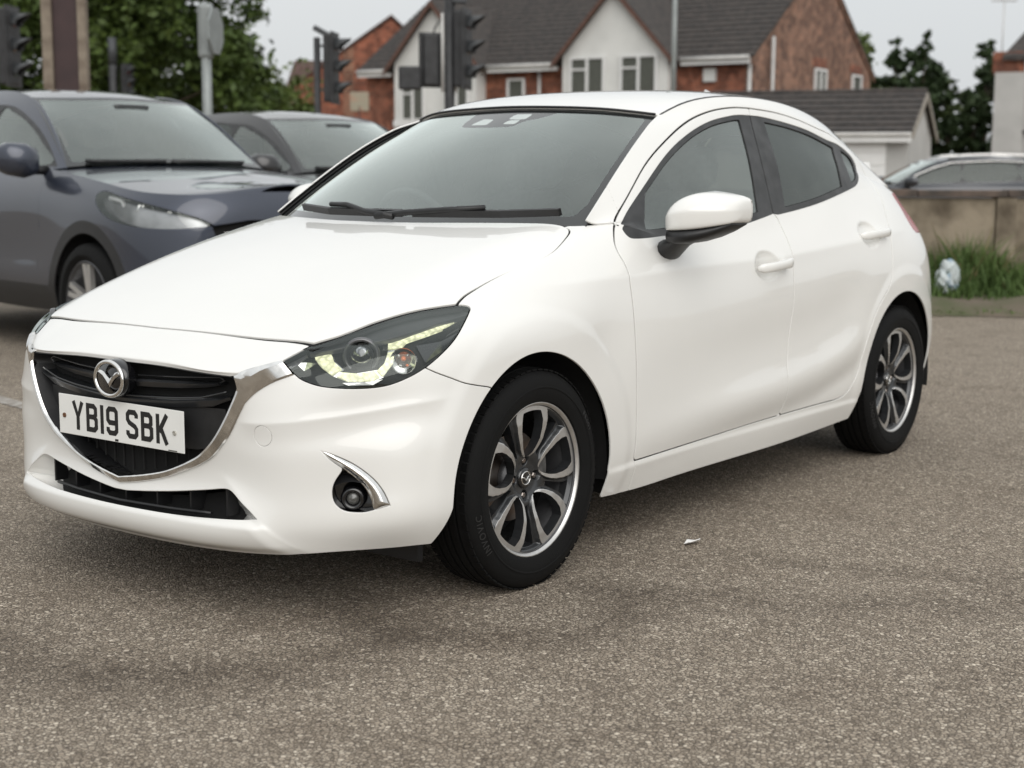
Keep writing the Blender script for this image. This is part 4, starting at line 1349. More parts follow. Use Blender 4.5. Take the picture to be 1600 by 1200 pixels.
def mirror(s):
    root = empty('door_mirror')
    root.parent = car
    # housing: sections across the car from the inner to the outer end, (y, x front, x back, z low, z top)
    sec = [(.796,-.712,-.735,.993,1.032),(.799,-.688,-.750,.986,1.046),(.811,-.664,-.772,.984,1.066),(.833,-.650,-.792,.984,1.087),(.865,-.652,-.810,.985,1.102),(.900,-.664,-.826,.988,1.107),(.945,-.694,-.846,.996,1.100),(.980,-.728,-.862,1.004,1.091),(.998,-.758,-.870,1.010,1.083),(1.004,-.790,-.874,1.020,1.074)]
    half = [(0,.0),(.6,.0),(.92,.01),(.965,.04),(.985,.25),(1.0,.50),(.990,.535),(.91,.70),(.76,.86),(.56,.955),(.32,.99),(.12,1.0),(0,1.0)]
    m = len(half)
    V = []
    for y, xf, xb, zl, zt in sec:
        for hx, hz in half:
            V.append((xb + (xf - xb) * hx, y * s, zl + (zt - zl) * hz))
    V = np.array(V)
    n = len(sec)
    F = [(i * m + j, (i + 1) * m + j, (i + 1) * m + j + 1, i * m + j + 1) for i in range(n - 1) for j in range(m - 1)]
    F += [tuple(range(m)), tuple(range((n - 1) * m, n * m))]
    F2 = [(i * m + m - 1, (i + 1) * m + m - 1, (i + 1) * m, i * m) for i in range(n - 1)]
    o = MB().add(V, F).build('mirror_cap', PAINT, root, smooth=True)
    md = o.modifiers.new('smooth', 'SUBSURF'); md.levels = 1; md.render_levels = 1
    MB().add([(p[0] + .006, p[1], p[2]) for p in V], F2).build('mirror_glass', mat('mirror_glass', (.75, .77, .77), .02, metal=1.0, build=vary(5, .02)), root)
    # black lower shell
    lo = [(.802,-.690,-.765,.952,.988),(.815,-.664,-.785,.944,.990),(.85,-.655,-.805,.942,.990),(.89,-.666,-.820,.948,.992),(.93,-.694,-.838,.962,.998),(.965,-.725,-.852,.980,1.005),(.992,-.76,-.862,1.000,1.014)]
    V = []
    for y, xf, xb, zl, zt in lo:
        for j in range(12):
            a = 2 * math.pi * j / 12
            ca, sa = math.cos(a), math.sin(a)
            V.append(((xf + xb) / 2 + (xf - xb) / 2 * math.copysign(abs(ca) ** .6, ca), y * s, (zl + zt) / 2 + (zt - zl) / 2 * math.copysign(abs(sa) ** .7, sa)))
    F = [(i * 12 + j, (i + 1) * 12 + j, (i + 1) * 12 + (j + 1) % 12, i * 12 + (j + 1) % 12) for i in range(len(lo) - 1) for j in range(12)]
    F += [tuple(range(12)), tuple(range((len(lo) - 1) * 12, len(lo) * 12))]
    MB().add(V, F).build('mirror_base', BLACKP, root, smooth=True)
    st = [((-.785,.735,.910),.078,.040),((-.775,.768,.918),.074,.038),((-.758,.800,.936),.066,.034),((-.742,.835,.954),.062,.024),((-.738,.87,.966),.062,.016)]
    V = []
    for (x, y, z), rx, rz in st:
        for j in range(14):
            a = 2 * math.pi * j / 14
            V.append((x + rx * math.cos(a), y * s, z + rz * math.sin(a)))
    F = [(i * 14 + j, (i + 1) * 14 + j, (i + 1) * 14 + (j + 1) % 14, i * 14 + (j + 1) % 14) for i in range(len(st) - 1) for j in range(14)]
    MB().add(V, F).build('mirror_stalk', BLACKP, root, smooth=True)
for s in (1, -1): mirror(s)
for o in car.children:
    if o.name.startswith('door_mirror') and any((o.matrix_local @ Vector(c.bound_box[0])).y < 0 for c in o.children): o.location = (-.075, .01, .012)

# wipers lie along the foot of the screen
def ws_at(y, t):
    """point on the windscreen, y across, t up from the base (0..1)"""
    i = int(np.clip(np.searchsorted(_W[:, 0, 1], abs(y)), 1, len(_W) - 1))
    j = int(np.clip(t * (_W.shape[1] - 1), 0, _W.shape[1] - 1))
    p = _W[i, j].copy()
    p[1] = y
    return p
def wiper(pts, armp):
    root = empty('wiper')
    root.parent = car
    P = [tuple(ws_at(y, t) + np.array([.014, 0, .020])) for y, t in pts]
    b = MB()
    for a, c, h in zip(P[:-1], P[1:], range(9)):
        a, c = np.array(a), np.array(c)
        up = np.array([.010, 0, .021]); bk = np.array([-.012, 0, .004])
        b.add([a, c, c + up, a + up, a + bk, c + bk, c + up + bk, a + up + bk], [(0, 1, 2, 3), (4, 7, 6, 5), (3, 2, 6, 7), (0, 4, 5, 1)])
    b.build('wiper_blade', BLACKP, root)
    MB().tube([tuple(ws_at(y, t) + np.array([.020 + dx, 0, .034 + dz])) for y, t, dx, dz in armp], [.011, .010, .009, .008, .007][:len(armp)], 8).build('wiper_arm', BLACKP, root, smooth=True)
wiper([(.60, .025), (.45, .012), (.30, .008), (.16, .008)], [(.03, .0, .014, -.012), (.14, .008, .004, .0), (.28, .015, 0, .010), (.40, .018, 0, .010)])
wiper([(.12, .008), (-.04, .010), (-.20, .016), (-.37, .03)], [(.10, .0, .014, -.012), (-.02, .010, .004, .0), (-.12, .02, 0, .012), (-.20, .024, 0, .012)])
cw = MB()
for i in range(0, 41):
    y = -.66 + 1.32 * i / 40
    x1 = float(np.interp(abs(y), [0, .16, .33, .50, .613, .66], [-.205, -.217, -.26, -.323, -.385, -.43]))
    p = ws_at(y, 0)
    cw.add([(x1 + .03, y, float(hood_z(np.array([x1]), np.array([y]))[0]) - .034), (p[0] - .015, y, p[2] - .016)], [])
cw.f = [(2 * i, 2 * i + 2, 2 * i + 3, 2 * i + 1) for i in range(40)]
cw.build('scuttle_panel', BLACKP, car, smooth=True)

# ---------------------------------------------------------------- cabin
dash = MB()
V = []
for i in range(21):
    y = -.62 + 1.24 * i / 20
    xb = ws_at(y, .03)[0] - .02
    hump = .03 * math.exp(-((y + .34) / .16) ** 2)
    for dx, z in ((0, .975), (-.18, .985 + hump), (-.36, .965 + hump), (-.44, .90), (-.42, .72), (-.40, .5)):
        V.append((xb + dx, y, z))
dash.add(V, [(i * 6 + j, (i + 1) * 6 + j, (i + 1) * 6 + j + 1, i * 6 + j + 1) for i in range(20) for j in range(5)])
dash.build('dashboard', DASH, car, smooth=True)
sw = MB()
sc, sa_ = Vector((-.86, -.355, .93)), R_(-25)
rm = Matrix.Rotation(R_(-66), 3, 'Y')
sw.tube([rm @ Vector((.175 * math.cos(a), .175 * math.sin(a), 0)) + sc for a in np.linspace(0, 2 * math.pi, 36, endpoint=False)], .015, 8, closed=True)
swo = sw.build('steering_wheel', DASH, car, smooth=True)
hb = MB()
hb.lathe([(.075, -.03), (.07, .02), (0, .03)], axis='Z', n=20)
for a in (0, math.pi, -math.pi / 2):
    hb.box((.11 * math.cos(a), .11 * math.sin(a), 0), (.12, .035, .015), rot=a)
hb.v = [tuple(rm @ Vector(p) + sc) for p in hb.v]
hb.build('steering_wheel_hub', DASH, swo, smooth=False)
def seat(x, y, w, rear=False):
    r = empty('rear_seat' if rear else 'front_seat')
    r.parent = car
    def pad(name, secs):
        V = []
        m = 18
        for c, hw, hd in secs:
            for j in range(m):
                a = 2 * math.pi * j / m
                ca, sa = math.cos(a), math.sin(a)
                V.append((c[0] + hd * math.copysign(abs(sa) ** .6, sa), c[1] + hw * math.copysign(abs(ca) ** .45, ca), c[2]))
        n = len(secs)
        F = [(i * m + j, (i + 1) * m + j, (i + 1) * m + (j + 1) % m, i * m + (j + 1) % m) for i in range(n - 1) for j in range(m)]
        F += [tuple(range(m)), tuple(range((n - 1) * m, n * m))]
        MB().add(V, F).build(name, SEAT, r, smooth=True)
    pad('backrest', [((x, y, .45), w * .44, .06), ((x - .02, y, .55), w * .5, .08), ((x - .07, y, .75), w * .5, .07), ((x - .13, y, .95), w * .46, .06), ((x - .17, y, 1.06), w * .36, .05), ((x - .18, y, 1.09), w * .25, .03)])
    for yy in ((y,) if not rear else (y - .35, y + .35)):
        pad('headrest', [((x - .185, yy, 1.10), .09, .03), ((x - .19, yy, 1.13), .125, .05), ((x - .20, yy, 1.19), .125, .052), ((x - .205, yy, 1.24), .105, .045), ((x - .205, yy, 1.26), .08, .02)])
        for d in (-.05, .05):
            MB().tube([(x - .175, yy + d, 1.05), (x - .185, yy + d, 1.12)], .006, 6).build('headrest_post', CHROME, r, smooth=True)
    MB().box((x + .25, y, .42), (.52, w, .16), bev=.05).build('cushion', SEAT, r, smooth=True)
seat(-1.38, .35, .50); seat(-1.38, -.35, .50); seat(-2.25, 0, 1.25, True)
MB().box((-.50, .0, 1.30), (.03, .22, .06), bev=.012).build('interior_mirror', BLACKP, car)
bpy.data.objects['interior_mirror'].location = (-.37, 0, -.02)
MB().box((-2.7, 0, .62), (.5, 1.2, .5)).build('boot_floor', MATTEB, car)
# ================================================================ the place behind
FW = np.array([_f.x, _f.y]); FW /= np.linalg.norm(FW)
RT = np.array([FW[1], -FW[0]])
CAMXY = np.array([cam.location.x, cam.location.y])
def gp(lat, dep, z=0.):
    """world point from metres to the right of and in front of where the photographer stands"""
    p = CAMXY + RT * lat + FW * dep
    return Vector((p[0], p[1], z))
GANG = math.atan2(RT[1], RT[0])          # direction of 'right' in plan

# ---------------------------------------------------------------- ground
def ground_nodes(nt, b):
    N, L = nt.nodes, nt.links
    geo = N.new('ShaderNodeNewGeometry')
    pos = geo.outputs['Position']
    def noise(scale, detail=4, rough=.55):
        n = N.new('ShaderNodeTexNoise')
        n.inputs['Scale'].default_value = scale
        n.inputs['Detail'].default_value = detail
        n.inputs['Roughness'].default_value = rough
        L.new(pos, n.inputs['Vector'])
        return n.outputs['Fac']
    def mrange(src, a, b_, c, d):
        m = N.new('ShaderNodeMapRange')
        m.inputs[1].default_value, m.inputs[2].default_value, m.inputs[3].default_value, m.inputs[4].default_value = a, b_, c, d
        L.new(src, m.inputs[0])
        return m.outputs[0]
    def math_(op, a, b_):
        m = N.new('ShaderNodeMath'); m.operation = op
        for i, s in enumerate((a, b_)):
            if isinstance(s, (int, float)): m.inputs[i].default_value = s
            else: L.new(s, m.inputs[i])
        return m.outputs[0]
    def mixc(fac, a, b_, mode='MIX'):
        m = N.new('ShaderNodeMix'); m.data_type = 'RGBA'; m.blend_type = mode
        for i, s in ((0, fac), (6, a), (7, b_)):
            if isinstance(s, (int, float)): m.inputs[i].default_value = s
            elif isinstance(s, tuple): m.inputs[i].default_value = (*s, 1)
            else: L.new(s, m.inputs[i])
        return m.outputs[2]
    # stones of the surface dressing
    vo = N.new('ShaderNodeTexVoronoi'); vo.inputs['Scale'].default_value = 100
    vo.feature = 'F1'
    L.new(pos, vo.inputs['Vector'])
    ve = N.new('ShaderNodeTexVoronoi'); ve.inputs['Scale'].default_value = 100
    ve.feature = 'DISTANCE_TO_EDGE'
    L.new(pos, ve.inputs['Vector'])
    bw = N.new('ShaderNodeRGBToBW'); L.new(vo.outputs['Color'], bw.inputs[0])
    stone = N.new('ShaderNodeValToRGB')
    cr = stone.color_ramp
    cr.elements[0].position = .0; cr.elements[0].color = (.174, .144, .110, 1)
    cr.elements[1].position = 1.; cr.elements[1].color = (.72, .638, .525, 1)
    e = cr.elements.new(.45); e.color = (.335, .281, .220, 1)
    e = cr.elements.new(.75); e.color = (.45, .388, .310, 1)
    L.new(bw.outputs[0], stone.inputs['Fac'])
    binder = mrange(ve.outputs['Distance'], .0, .0017 * 100, 0, 1)
    c = mixc(binder, (.070, .056, .045), stone.outputs[0])
    # broad patches: worn pale, dark damp / oil
    c = mixc(mrange(noise(.55, 6), .35, .7, .0, .45), c, (.82, .79, .76), 'MULTIPLY')
    c = mixc(mrange(noise(3.1, 6), .5, .72, .0, .45), c, (.62, .58, .55), 'MULTIPLY')
    c = mixc(mrange(noise(14, 3), .58, .75, .0, .35), c, (.60, .57, .54), 'MULTIPLY')
    # scrub marks left by tyres turned on the spot
    sx = N.new('ShaderNodeSeparateXYZ'); L.new(pos, sx.inputs[0])
    n1 = noise(2.2, 5)
    def ring(cx, cy, R, w, k, a_lo=None, a_hi=None):
        dx = math_('SUBTRACT', sx.outputs[0], cx); dy = math_('SUBTRACT', sx.outputs[1], cy)
        r = math_('SQRT', math_('ADD', math_('MULTIPLY', dx, dx), math_('MULTIPLY', dy, dy)), 0)
        r = math_('ADD', r, mrange(n1, 0, 1, -.20, .20))
        d = math_('ABSOLUTE', math_('SUBTRACT', r, R), 0)
        m = mrange(d, 0., w, k, 0.)
        if a_lo is not None:
            an = math_('ARCTAN2', dy, dx)
            m = math_('MULTIPLY', m, math_('MULTIPLY', mrange(an, a_lo - .35, a_lo, 0, 1), mrange(an, a_hi, a_hi + .35, 1, 0)))
        return math_('MULTIPLY', m, mrange(noise(7, 4), .25, .6, .45, 1.))
    for args in SCRUBS:
        c = mixc(ring(*args), c, (.30, .27, .25), 'MULTIPLY')
    L.new(c, b.inputs['Base Color'])
    b.inputs['Roughness'].default_value = .88
    b.inputs['Specular IOR Level'].default_value = .3
    bp = N.new('ShaderNodeBump')
    bp.inputs['Strength'].default_value = .9
    bp.inputs['Distance'].default_value = .004
    hsum = math_('ADD', math_('MULTIPLY', mrange(ve.outputs['Distance'], 0, .0035 * 100, 0, 1), .7), math_('MULTIPLY', bw.outputs[0], .5))
    L.new(hsum, bp.inputs['Height'])
    L.new(bp.outputs[0], b.inputs['Normal'])
SCRUBS = [(.75, .28, .52, .24, .50, -.5, 2.0), (.16, .80, .36, .18, .52, -.9, 2.4), (1.5, .9, .55, .14, .35, -2.8, -.6), (-1.9, 1.1, 1.25, .14, .35, .1, 1.6), (-2.6, .2, 2.6, .16, .35, .1, 1.3), (1.2, 2.6, 1.1, .2, .25, 2.2, 3.0), (-4.2, 2.6, .9, .15, .3, -2.4, .6)]
TARMAC = mat('worn_tarmac', (.2, .17, .145), .88, build=ground_nodes)
gv = [gp(-260, -60), gp(260, -60), gp(260, 420), gp(-260, 420)]
g = mesh_obj('car_park_ground', [tuple(p) for p in gv], [(0, 1, 2, 3)], TARMAC)
tag(g, kind='structure')
if g.data.polygons[0].normal.z < 0: g.data.flip_normals()

def worn_paint(nt, b):
    N, L = nt.nodes, nt.links
    nz = N.new('ShaderNodeTexNoise'); nz.inputs['Scale'].default_value = 18; nz.inputs['Detail'].default_value = 8
    tc = N.new('ShaderNodeTexCoord'); L.new(tc.outputs['Object'], nz.inputs['Vector'])
    r = N.new('ShaderNodeValToRGB')
    r.color_ramp.elements[0].position, r.color_ramp.elements[1].position = .38, .62
    r.color_ramp.elements[0].color = (.20, .175, .15, 1); r.color_ramp.elements[1].color = (.36, .34, .31, 1)
    L.new(nz.outputs['Fac'], r.inputs['Fac']); L.new(r.outputs[0], b.inputs['Base Color'])
WORN = mat('worn_line_paint', (.4, .4, .38), .85, build=worn_paint)
LINE = []
o = MB().add([(-.93, -2.75, .004), (-1.03, -2.75, .004), (-1.75, -6.8, .004), (-1.65, -6.8, .004)], [(0, 1, 2, 3)]).build('bay_line', WORN)
if o.data.polygons[0].normal.z < 0: o.data.flip_normals()
tag(o, kind='structure')

# ---------------------------------------------------------------- verge, wall, grass, bag
WALLD = 13.45
EARTH = mat('verge_earth', (.12, .095, .07), .95, build=vary(3, .4, col2=(.07, .075, .035), bump=.5, bscale=30))
KERB = mat('kerb_concrete', (.26, .24, .21), .9, build=vary(6, .35, col2=(.12, .12, .07), bump=.3, bscale=60))
def frontal(name, lat0, lat1, d0, d1, z0, z1, m, parent=None, bev=0.0, rot=0.0):
    b = MB().box((0, 0, 0), (lat1 - lat0, d1 - d0, z1 - z0), bev=bev)
    o = b.build(name, m, parent)
    p = gp((lat0 + lat1) / 2, (d0 + d1) / 2, (z0 + z1) / 2)
    if parent:
        p = p - parent.location
        p = Matrix.Rotation(-parent.rotation_euler.z, 3, 'Z') @ p
        o.location = p
        o.rotation_euler = (0, 0, GANG + rot - parent.rotation_euler.z)
    else:
        o.location = p
        o.rotation_euler = (0, 0, GANG + rot)
    return o
# verge sheet with an uneven surface
vb = MB()
rng = random.Random(4)
nl, nd = 90, 10
lat0, lat1, dd0, dd1 = -3, 19, 12.05, 13.5
for i in range(nl + 1):
    for j in range(nd + 1):
        z = .02 + .10 * min(1, j / 3) * (.7 + .6 * rng.random()) if j else .006
        vb.v.append(tuple(gp(lat0 + (lat1 - lat0) * i / nl, dd0 + (dd1 - dd0) * j / nd + (rng.uniform(-.06, .06) if j == 0 else 0), z)))
vb.f = [(i * (nd + 1) + j, (i + 1) * (nd + 1) + j, (i + 1) * (nd + 1) + j + 1, i * (nd + 1) + j + 1) for i in range(nl) for j in range(nd)]
tag(vb.build('verge', EARTH, smooth=True), kind='structure')

CONC = mat('old_concrete', (.27, .225, .165), .92, build=vary(1.9, .5, col2=(.085, .066, .045), detail=10, bump=.4, bscale=25, thresh=(.40, .60)))
COPE = mat('weathered_coping', (.115, .085, .068), .9, build=vary(5, .4, col2=(.05, .042, .036), bump=.4, bscale=40))
wall = empty('boundary_wall', gp(5, WALLD), GANG)
tag(wall, 'low weathered concrete wall with brown coping behind the grass verge', 'wall')
for i in range(9):
    a = -2.89 + i * 2.45
    frontal('wall_panel', a + .09, a + 2.36, WALLD - .05, WALLD + .05, 0, .955, CONC, wall, bev=.006)
    frontal('wall_pier', a - .09, a + .09, WALLD - .085, WALLD + .09, 0, .96, CONC, wall, bev=.008)
    for k in range(3):
        frontal('coping_stone', a + k * .8167 + .004, a + (k + 1) * .8167 - .004, WALLD - .10 - .004 * (k % 2), WALLD + .11, .962, 1.03 - .006 * ((i + k) % 3), COPE, wall, bev=.008)

GRASSM = mat('grass_blade', (.10, .155, .035), .75, build=vary(1.2, .5, col2=(.045, .085, .015), thresh=(.3, .7)))
STRAW = mat('dry_grass', (.23, .19, .085), .8, build=vary(1.2, .3))
def grass(name, n, l0, l1, d0, d1, h0, h1, m, label, seed, base=.08):
    r = random.Random(seed)
    V, F = [], []
    for i in range(n):
        la, de = r.uniform(l0, l1), d0 + (d1 - d0) * r.random() ** .7
        clump = .5 + .5 * math.sin(la * 3.1 + math.sin(la * 1.3) * 2) * math.cos(de * 5)
        h = (h0 + (h1 - h0) * r.random() ** 1.6) * (.55 + .6 * clump) * (.35 + .65 * min(1, (de - d0) / .5))
        a = r.uniform(0, math.pi)
        w = r.uniform(.006, .014)
        lean = Vector((r.gauss(0, .35), r.gauss(0, .35), 0)) * h
        p = gp(la, de, base)
        dx = Vector((math.cos(a), math.sin(a), 0)) * w
        q = p + lean * .35 + Vector((0, 0, h * .6)); t = p + lean + Vector((0, 0, h))
        k = len(V)
        V += [tuple(p - dx), tuple(p + dx), tuple(q + dx * .7), tuple(q - dx * .7), tuple(t)]
        F += [(k, k + 1, k + 2, k + 3), (k + 3, k + 2, k + 4)]
    o = mesh_obj(name, V, F, m)
    tag(o, label, 'grass', kind='stuff')
grass('grass', 27000, 1.0, 11.0, 12.5, 13.36, .14, .56, GRASSM, 'long green grass growing along the foot of the wall', 1)
grass('dry_grass', 1500, 1.0, 11.0, 12.75, 13.36, .3, .70, STRAW, 'dry seeding grass stalks standing above the green grass', 2)
grass('short_weeds', 2500, 1.0, 11.0, 12.08, 12.4, .03, .09, GRASSM, 'short weeds at the edge of the tarmac', 3, base=.03)
# crumpled carrier bag
bm = bmesh.new()
bmesh.ops.create_icosphere(bm, subdivisions=4, radius=1)
r = random.Random(9)
ks = [(Vector((r.gauss(0, 1), r.gauss(0, 1), r.gauss(0, 1))) * r.uniform(1.5, 5), r.random() * 6) for _ in range(7)]
for v in bm.verts:
    d = sum(abs(math.sin(k.dot(v.co) + p)) for k, p in ks) / 7
    v.co = Vector((v.co.x * .135, v.co.y * .09, v.co.z * .14 * (1.15 if v.co.z > 0 else .8))) * (.30 + 1.15 * d)
me = bpy.data.meshes.new('carrier_bag'); bm.to_mesh(me); bm.free()
bag = bpy.data.objects.new('carrier_bag', me); COL.objects.link(bag)
me.materials.append(mat('bag_plastic', (.46, .50, .50), .45, build=vary(7, .3, col2=(.16, .25, .34), thresh=(.36, .46))))
bag.location = gp(3.78, 12.78, .24)
tag(bag, 'crumpled white and blue plastic carrier bag lying in the long grass', 'bag')
lit = MB().add([(-.028, -.006, 0), (-.005, -.014, .006), (.022, -.006, .002), (.026, .010, .010), (.0, .004, .003), (-.012, .016, .012), (-.022, .006, .002)], [(0, 1, 4), (1, 2, 4), (2, 3, 4), (4, 3, 5), (0, 4, 6), (4, 5, 6)])
lo = lit.build('litter_scrap', mat('paper', (.85, .84, .82), .8, build=vary(60, .15)))
lo.location = (-.695, .914, .004); lo.scale = (1.4, 1.4, 1.2)
lo.modifiers.new('thick', 'SOLIDIFY').thickness = .0015
tag(lo, 'small white torn scrap of paper lying on the tarmac', 'litter')

# ---------------------------------------------------------------- houses
def brick_mat(name, c1, c2, mort, scale=1.0, bw=.225, bh=.075):
    def f(nt, b):
        N, L = nt.nodes, nt.links
        tc = N.new('ShaderNodeTexCoord')
        sp = N.new('ShaderNodeSeparateXYZ'); L.new(tc.outputs['Object'], sp.inputs[0])
        ad = N.new('ShaderNodeMath'); ad.operation = 'ADD'
        L.new(sp.outputs[0], ad.inputs[0]); L.new(sp.outputs[1], ad.inputs[1])
        cb = N.new('ShaderNodeCombineXYZ'); L.new(ad.outputs[0], cb.inputs[0]); L.new(sp.outputs[2], cb.inputs[1])
        br = N.new('ShaderNodeTexBrick')
        br.inputs['Scale'].default_value = scale
        br.inputs['Brick Width'].default_value = bw; br.inputs['Row Height'].default_value = bh
        br.inputs['Mortar Size'].default_value = .010
        br.inputs['Color1'].default_value = (*c1, 1); br.inputs['Color2'].default_value = (*c2, 1); br.inputs['Mortar'].default_value = (*mort, 1)
        L.new(cb.outputs[0], br.inputs['Vector'])
        nz = N.new('ShaderNodeTexNoise'); nz.inputs['Scale'].default_value = .8; nz.inputs['Detail'].default_value = 6
        L.new(tc.outputs['Object'], nz.inputs['Vector'])
        mr = N.new('ShaderNodeMapRange'); mr.inputs[1].default_value = .3; mr.inputs[2].default_value = .7; mr.inputs[3].default_value = 0; mr.inputs[4].default_value = .6
        L.new(nz.outputs['Fac'], mr.inputs[0])
        mx = N.new('ShaderNodeMix'); mx.data_type = 'RGBA'; mx.blend_type = 'MULTIPLY'
        L.new(mr.outputs[0], mx.inputs[0]); L.new(br.outputs['Color'], mx.inputs[6]); mx.inputs[7].default_value = (.6, .58, .56, 1)
        # odd burnt and pale bricks
        wn_ = N.new('ShaderNodeTexVoronoi'); wn_.inputs['Scale'].default_value = 4.2
        L.new(tc.outputs['Object'], wn_.inputs['Vector'])
        bw_ = N.new('ShaderNodeRGBToBW'); L.new(wn_.outputs['Color'], bw_.inputs[0])
        r_ = N.new('ShaderNodeValToRGB')
        r_.color_ramp.elements[0].position, r_.color_ramp.elements[1].position = .25, .8
        r_.color_ramp.elements[0].color = (.50, .48, .48, 1); r_.color_ramp.elements[1].color = (1.30, 1.25, 1.2, 1)
        L.new(bw_.outputs[0], r_.inputs['Fac'])
        m3 = N.new('ShaderNodeMix'); m3.data_type = 'RGBA'; m3.blend_type = 'MULTIPLY'
        m3.inputs[0].default_value = .8
        L.new(mx.outputs[2], m3.inputs[6]); L.new(r_.outputs[0], m3.inputs[7])
        L.new(m3.outputs[2], b.inputs['Base Color'])
    return mat(name, c1, .9, build=f)
BRICK = brick_mat('red_brick', (.30, .085, .045), (.20, .060, .035), (.25, .17, .12))
BRICKG = brick_mat('brown_brick', (.26, .125, .080), (.16, .075, .050), (.27, .21, .165))
TILE = mat('brown_roof_tile', (.060, .050, .044), .85, build=vary(5.5, .35, col2=(.026, .023, .022), bump=.2, bscale=20))
TILER = mat('red_brown_roof_tile', (.085, .045, .035), .85, build=vary(1.4, .35))
RENDER = mat('white_render', (.66, .66, .635), .85, build=vary(1.0, .12, bump=.15, bscale=60))
GREYREN = mat('grey_white_render', (.43, .425, .41), .85, build=vary(1.0, .15, bump=.15, bscale=60))
UPVC = mat('white_window_frame', (.70, .70, .69), .4, build=vary(4, .05))
FASCIA = mat('brown_bargeboard', (.115, .055, .038), .6, build=vary(5, .3))
PANE = mat('window_pane', (.03, .034, .034), .06, coat=.4, build=vary(3, .4))
BLIND = mat('window_blind', (.085, .09, .075), .7, build=vary(12, .25))
GUTTER = mat('pale_gutter', (.55, .54, .52), .5, build=vary(4, .15))
PIPE = mat('black_pipe', (.02, .02, .022), .5, build=vary(8, .2))

class Frame:
    """local axes of a building: u along its front (to the right), w away from the front"""
    def __init__(s, root, lat, dep, eu, ew):
        s.root, s.o = root, np.array([lat, dep]); s.eu, s.ew = np.array(eu), np.array(ew)
        s.base = gp(lat, dep)
        root.location = s.base
        root.rotation_euler = (0, 0, 0)
    def __call__(s, u, w, z):
        q = s.o + s.eu * u + s.ew * w
        p = gp(q[0], q[1], z) - s.base
        return (p.x, p.y, z)
    def quad(s, name, pts, m, parent=None, thick=0.0):
        o = MB().add([s(*p) for p in pts], [tuple(range(len(pts)))]).build(name, m, parent or s.root)
        if thick:
            md = o.modifiers.new('t', 'SOLIDIFY'); md.thickness = thick; md.offset = 0
        return o
    def box(s, name, u0, u1, w0, w1, z0, z1, m, parent=None):
        P = [s(u, w, z) for u in (u0, u1) for w in (w0, w1) for z in (z0, z1)]
        return MB().add(P, [(0, 1, 3, 2), (4, 6, 7, 5), (0, 4, 5, 1), (2, 3, 7, 6), (0, 2, 6, 4), (1, 5, 7, 3)]).build(name, m, parent or s.root)
    def poly(s, name, pts, t, m, parent=None):
        """solid with outline pts (u,w,z) pushed by t=(du,dw,dz)"""
        n = len(pts)
        P = [s(*p) for p in pts] + [s(p[0] + t[0], p[1] + t[1], p[2] + t[2]) for p in pts]
        F = [tuple(range(n)), tuple(range(2 * n - 1, n - 1, -1))] + [(i, i + n, (i + 1) % n + n, (i + 1) % n) for i in range(n)]
        return MB().add(P, F).build(name, m, parent or s.root)
    def bar(s, name, a, b, r, m, parent=None):
        return MB().tube([s(*a), s(*b)], r, 8).build(name, m, parent or s.root, smooth=True)
    def window(s, u0, u1, z0, z1, w, bars=1, transom=.72, pane=None, wall='u', blind=True):
        """window in a wall facing -w (wall='u') or facing +u (wall='w'); w is the wall plane"""
        def B(name, a0, a1, d0, d1, zz0, zz1, m, par, sh=.075):
            d0, d1 = d0 - sh, d1 - sh
            if wall == 'u': return s.box(name, a0, a1, w + d0, w + d1, zz0, zz1, m, par)
            return s.box(name, w - d0, w - d1, a0, a1, zz0, zz1, m, par)
        fr = B('window', u0, u1, -.02, .06, z0 - .05, z0, UPVC, s.root)
        B('frame', u0, u1, -.02, .06, z1 - .07, z1, UPVC, fr)
        B('frame', u0, u0 + .08, -.02, .06, z0, z1 - .07, UPVC, fr)
        B('frame', u1 - .08, u1, -.02, .06, z0, z1 - .07, UPVC, fr)
        xs = [u0 + .08 + (u1 - u0 - .16) * k / (bars + 1) for k in range(bars + 2)]
        zt = z0 + (z1 - z0) * transom
        for k in range(1, bars + 1):
            B('mullion', xs[k] - .045, xs[k] + .045, -.02, .06, z0, z1 - .07, UPVC, fr)
        for k in range(bars + 1):
            B('pane', xs[k], xs[k + 1], .03, .05, z0, z1 - .07, pane or PANE, fr)
            if blind and k % 2 == 1 - (bars % 2): B('transom', xs[k], xs[k + 1], -.02, .05, zt - .03, zt + .03, UPVC, fr)
        return fr

def tiled(fr, parent, p0, p1, q0, q1, courses, m, th=.05):
    """stepped tile courses on the slope p0-p1 (eaves) to q0-q1 (ridge), each course a strip of its own"""
    p0, p1, q0, q1 = (np.array(p, float) for p in (p0, p1, q0, q1))
    n = np.cross(p1 - p0, q0 - p0); n /= np.linalg.norm(n)
    if n[2] < 0: n = -n
    for k in range(courses):
        a, b = k / courses, (k + 1.12) / courses
        A, B_, C, D = p0 + (q0 - p0) * a, p1 + (q1 - p1) * a, p1 + (q1 - p1) * b, p0 + (q0 - p0) * b
        P = [A, B_, C, D, A + n * th, B_ + n * th, C + n * .008, D + n * .008]
        MB().add([fr(*p) for p in P], [(0, 1, 2, 3), (4, 7, 6, 5), (0, 4, 5, 1), (1, 5, 6, 2), (3, 2, 6, 7), (0, 3, 7, 4)]).build('tile_course', m, parent)

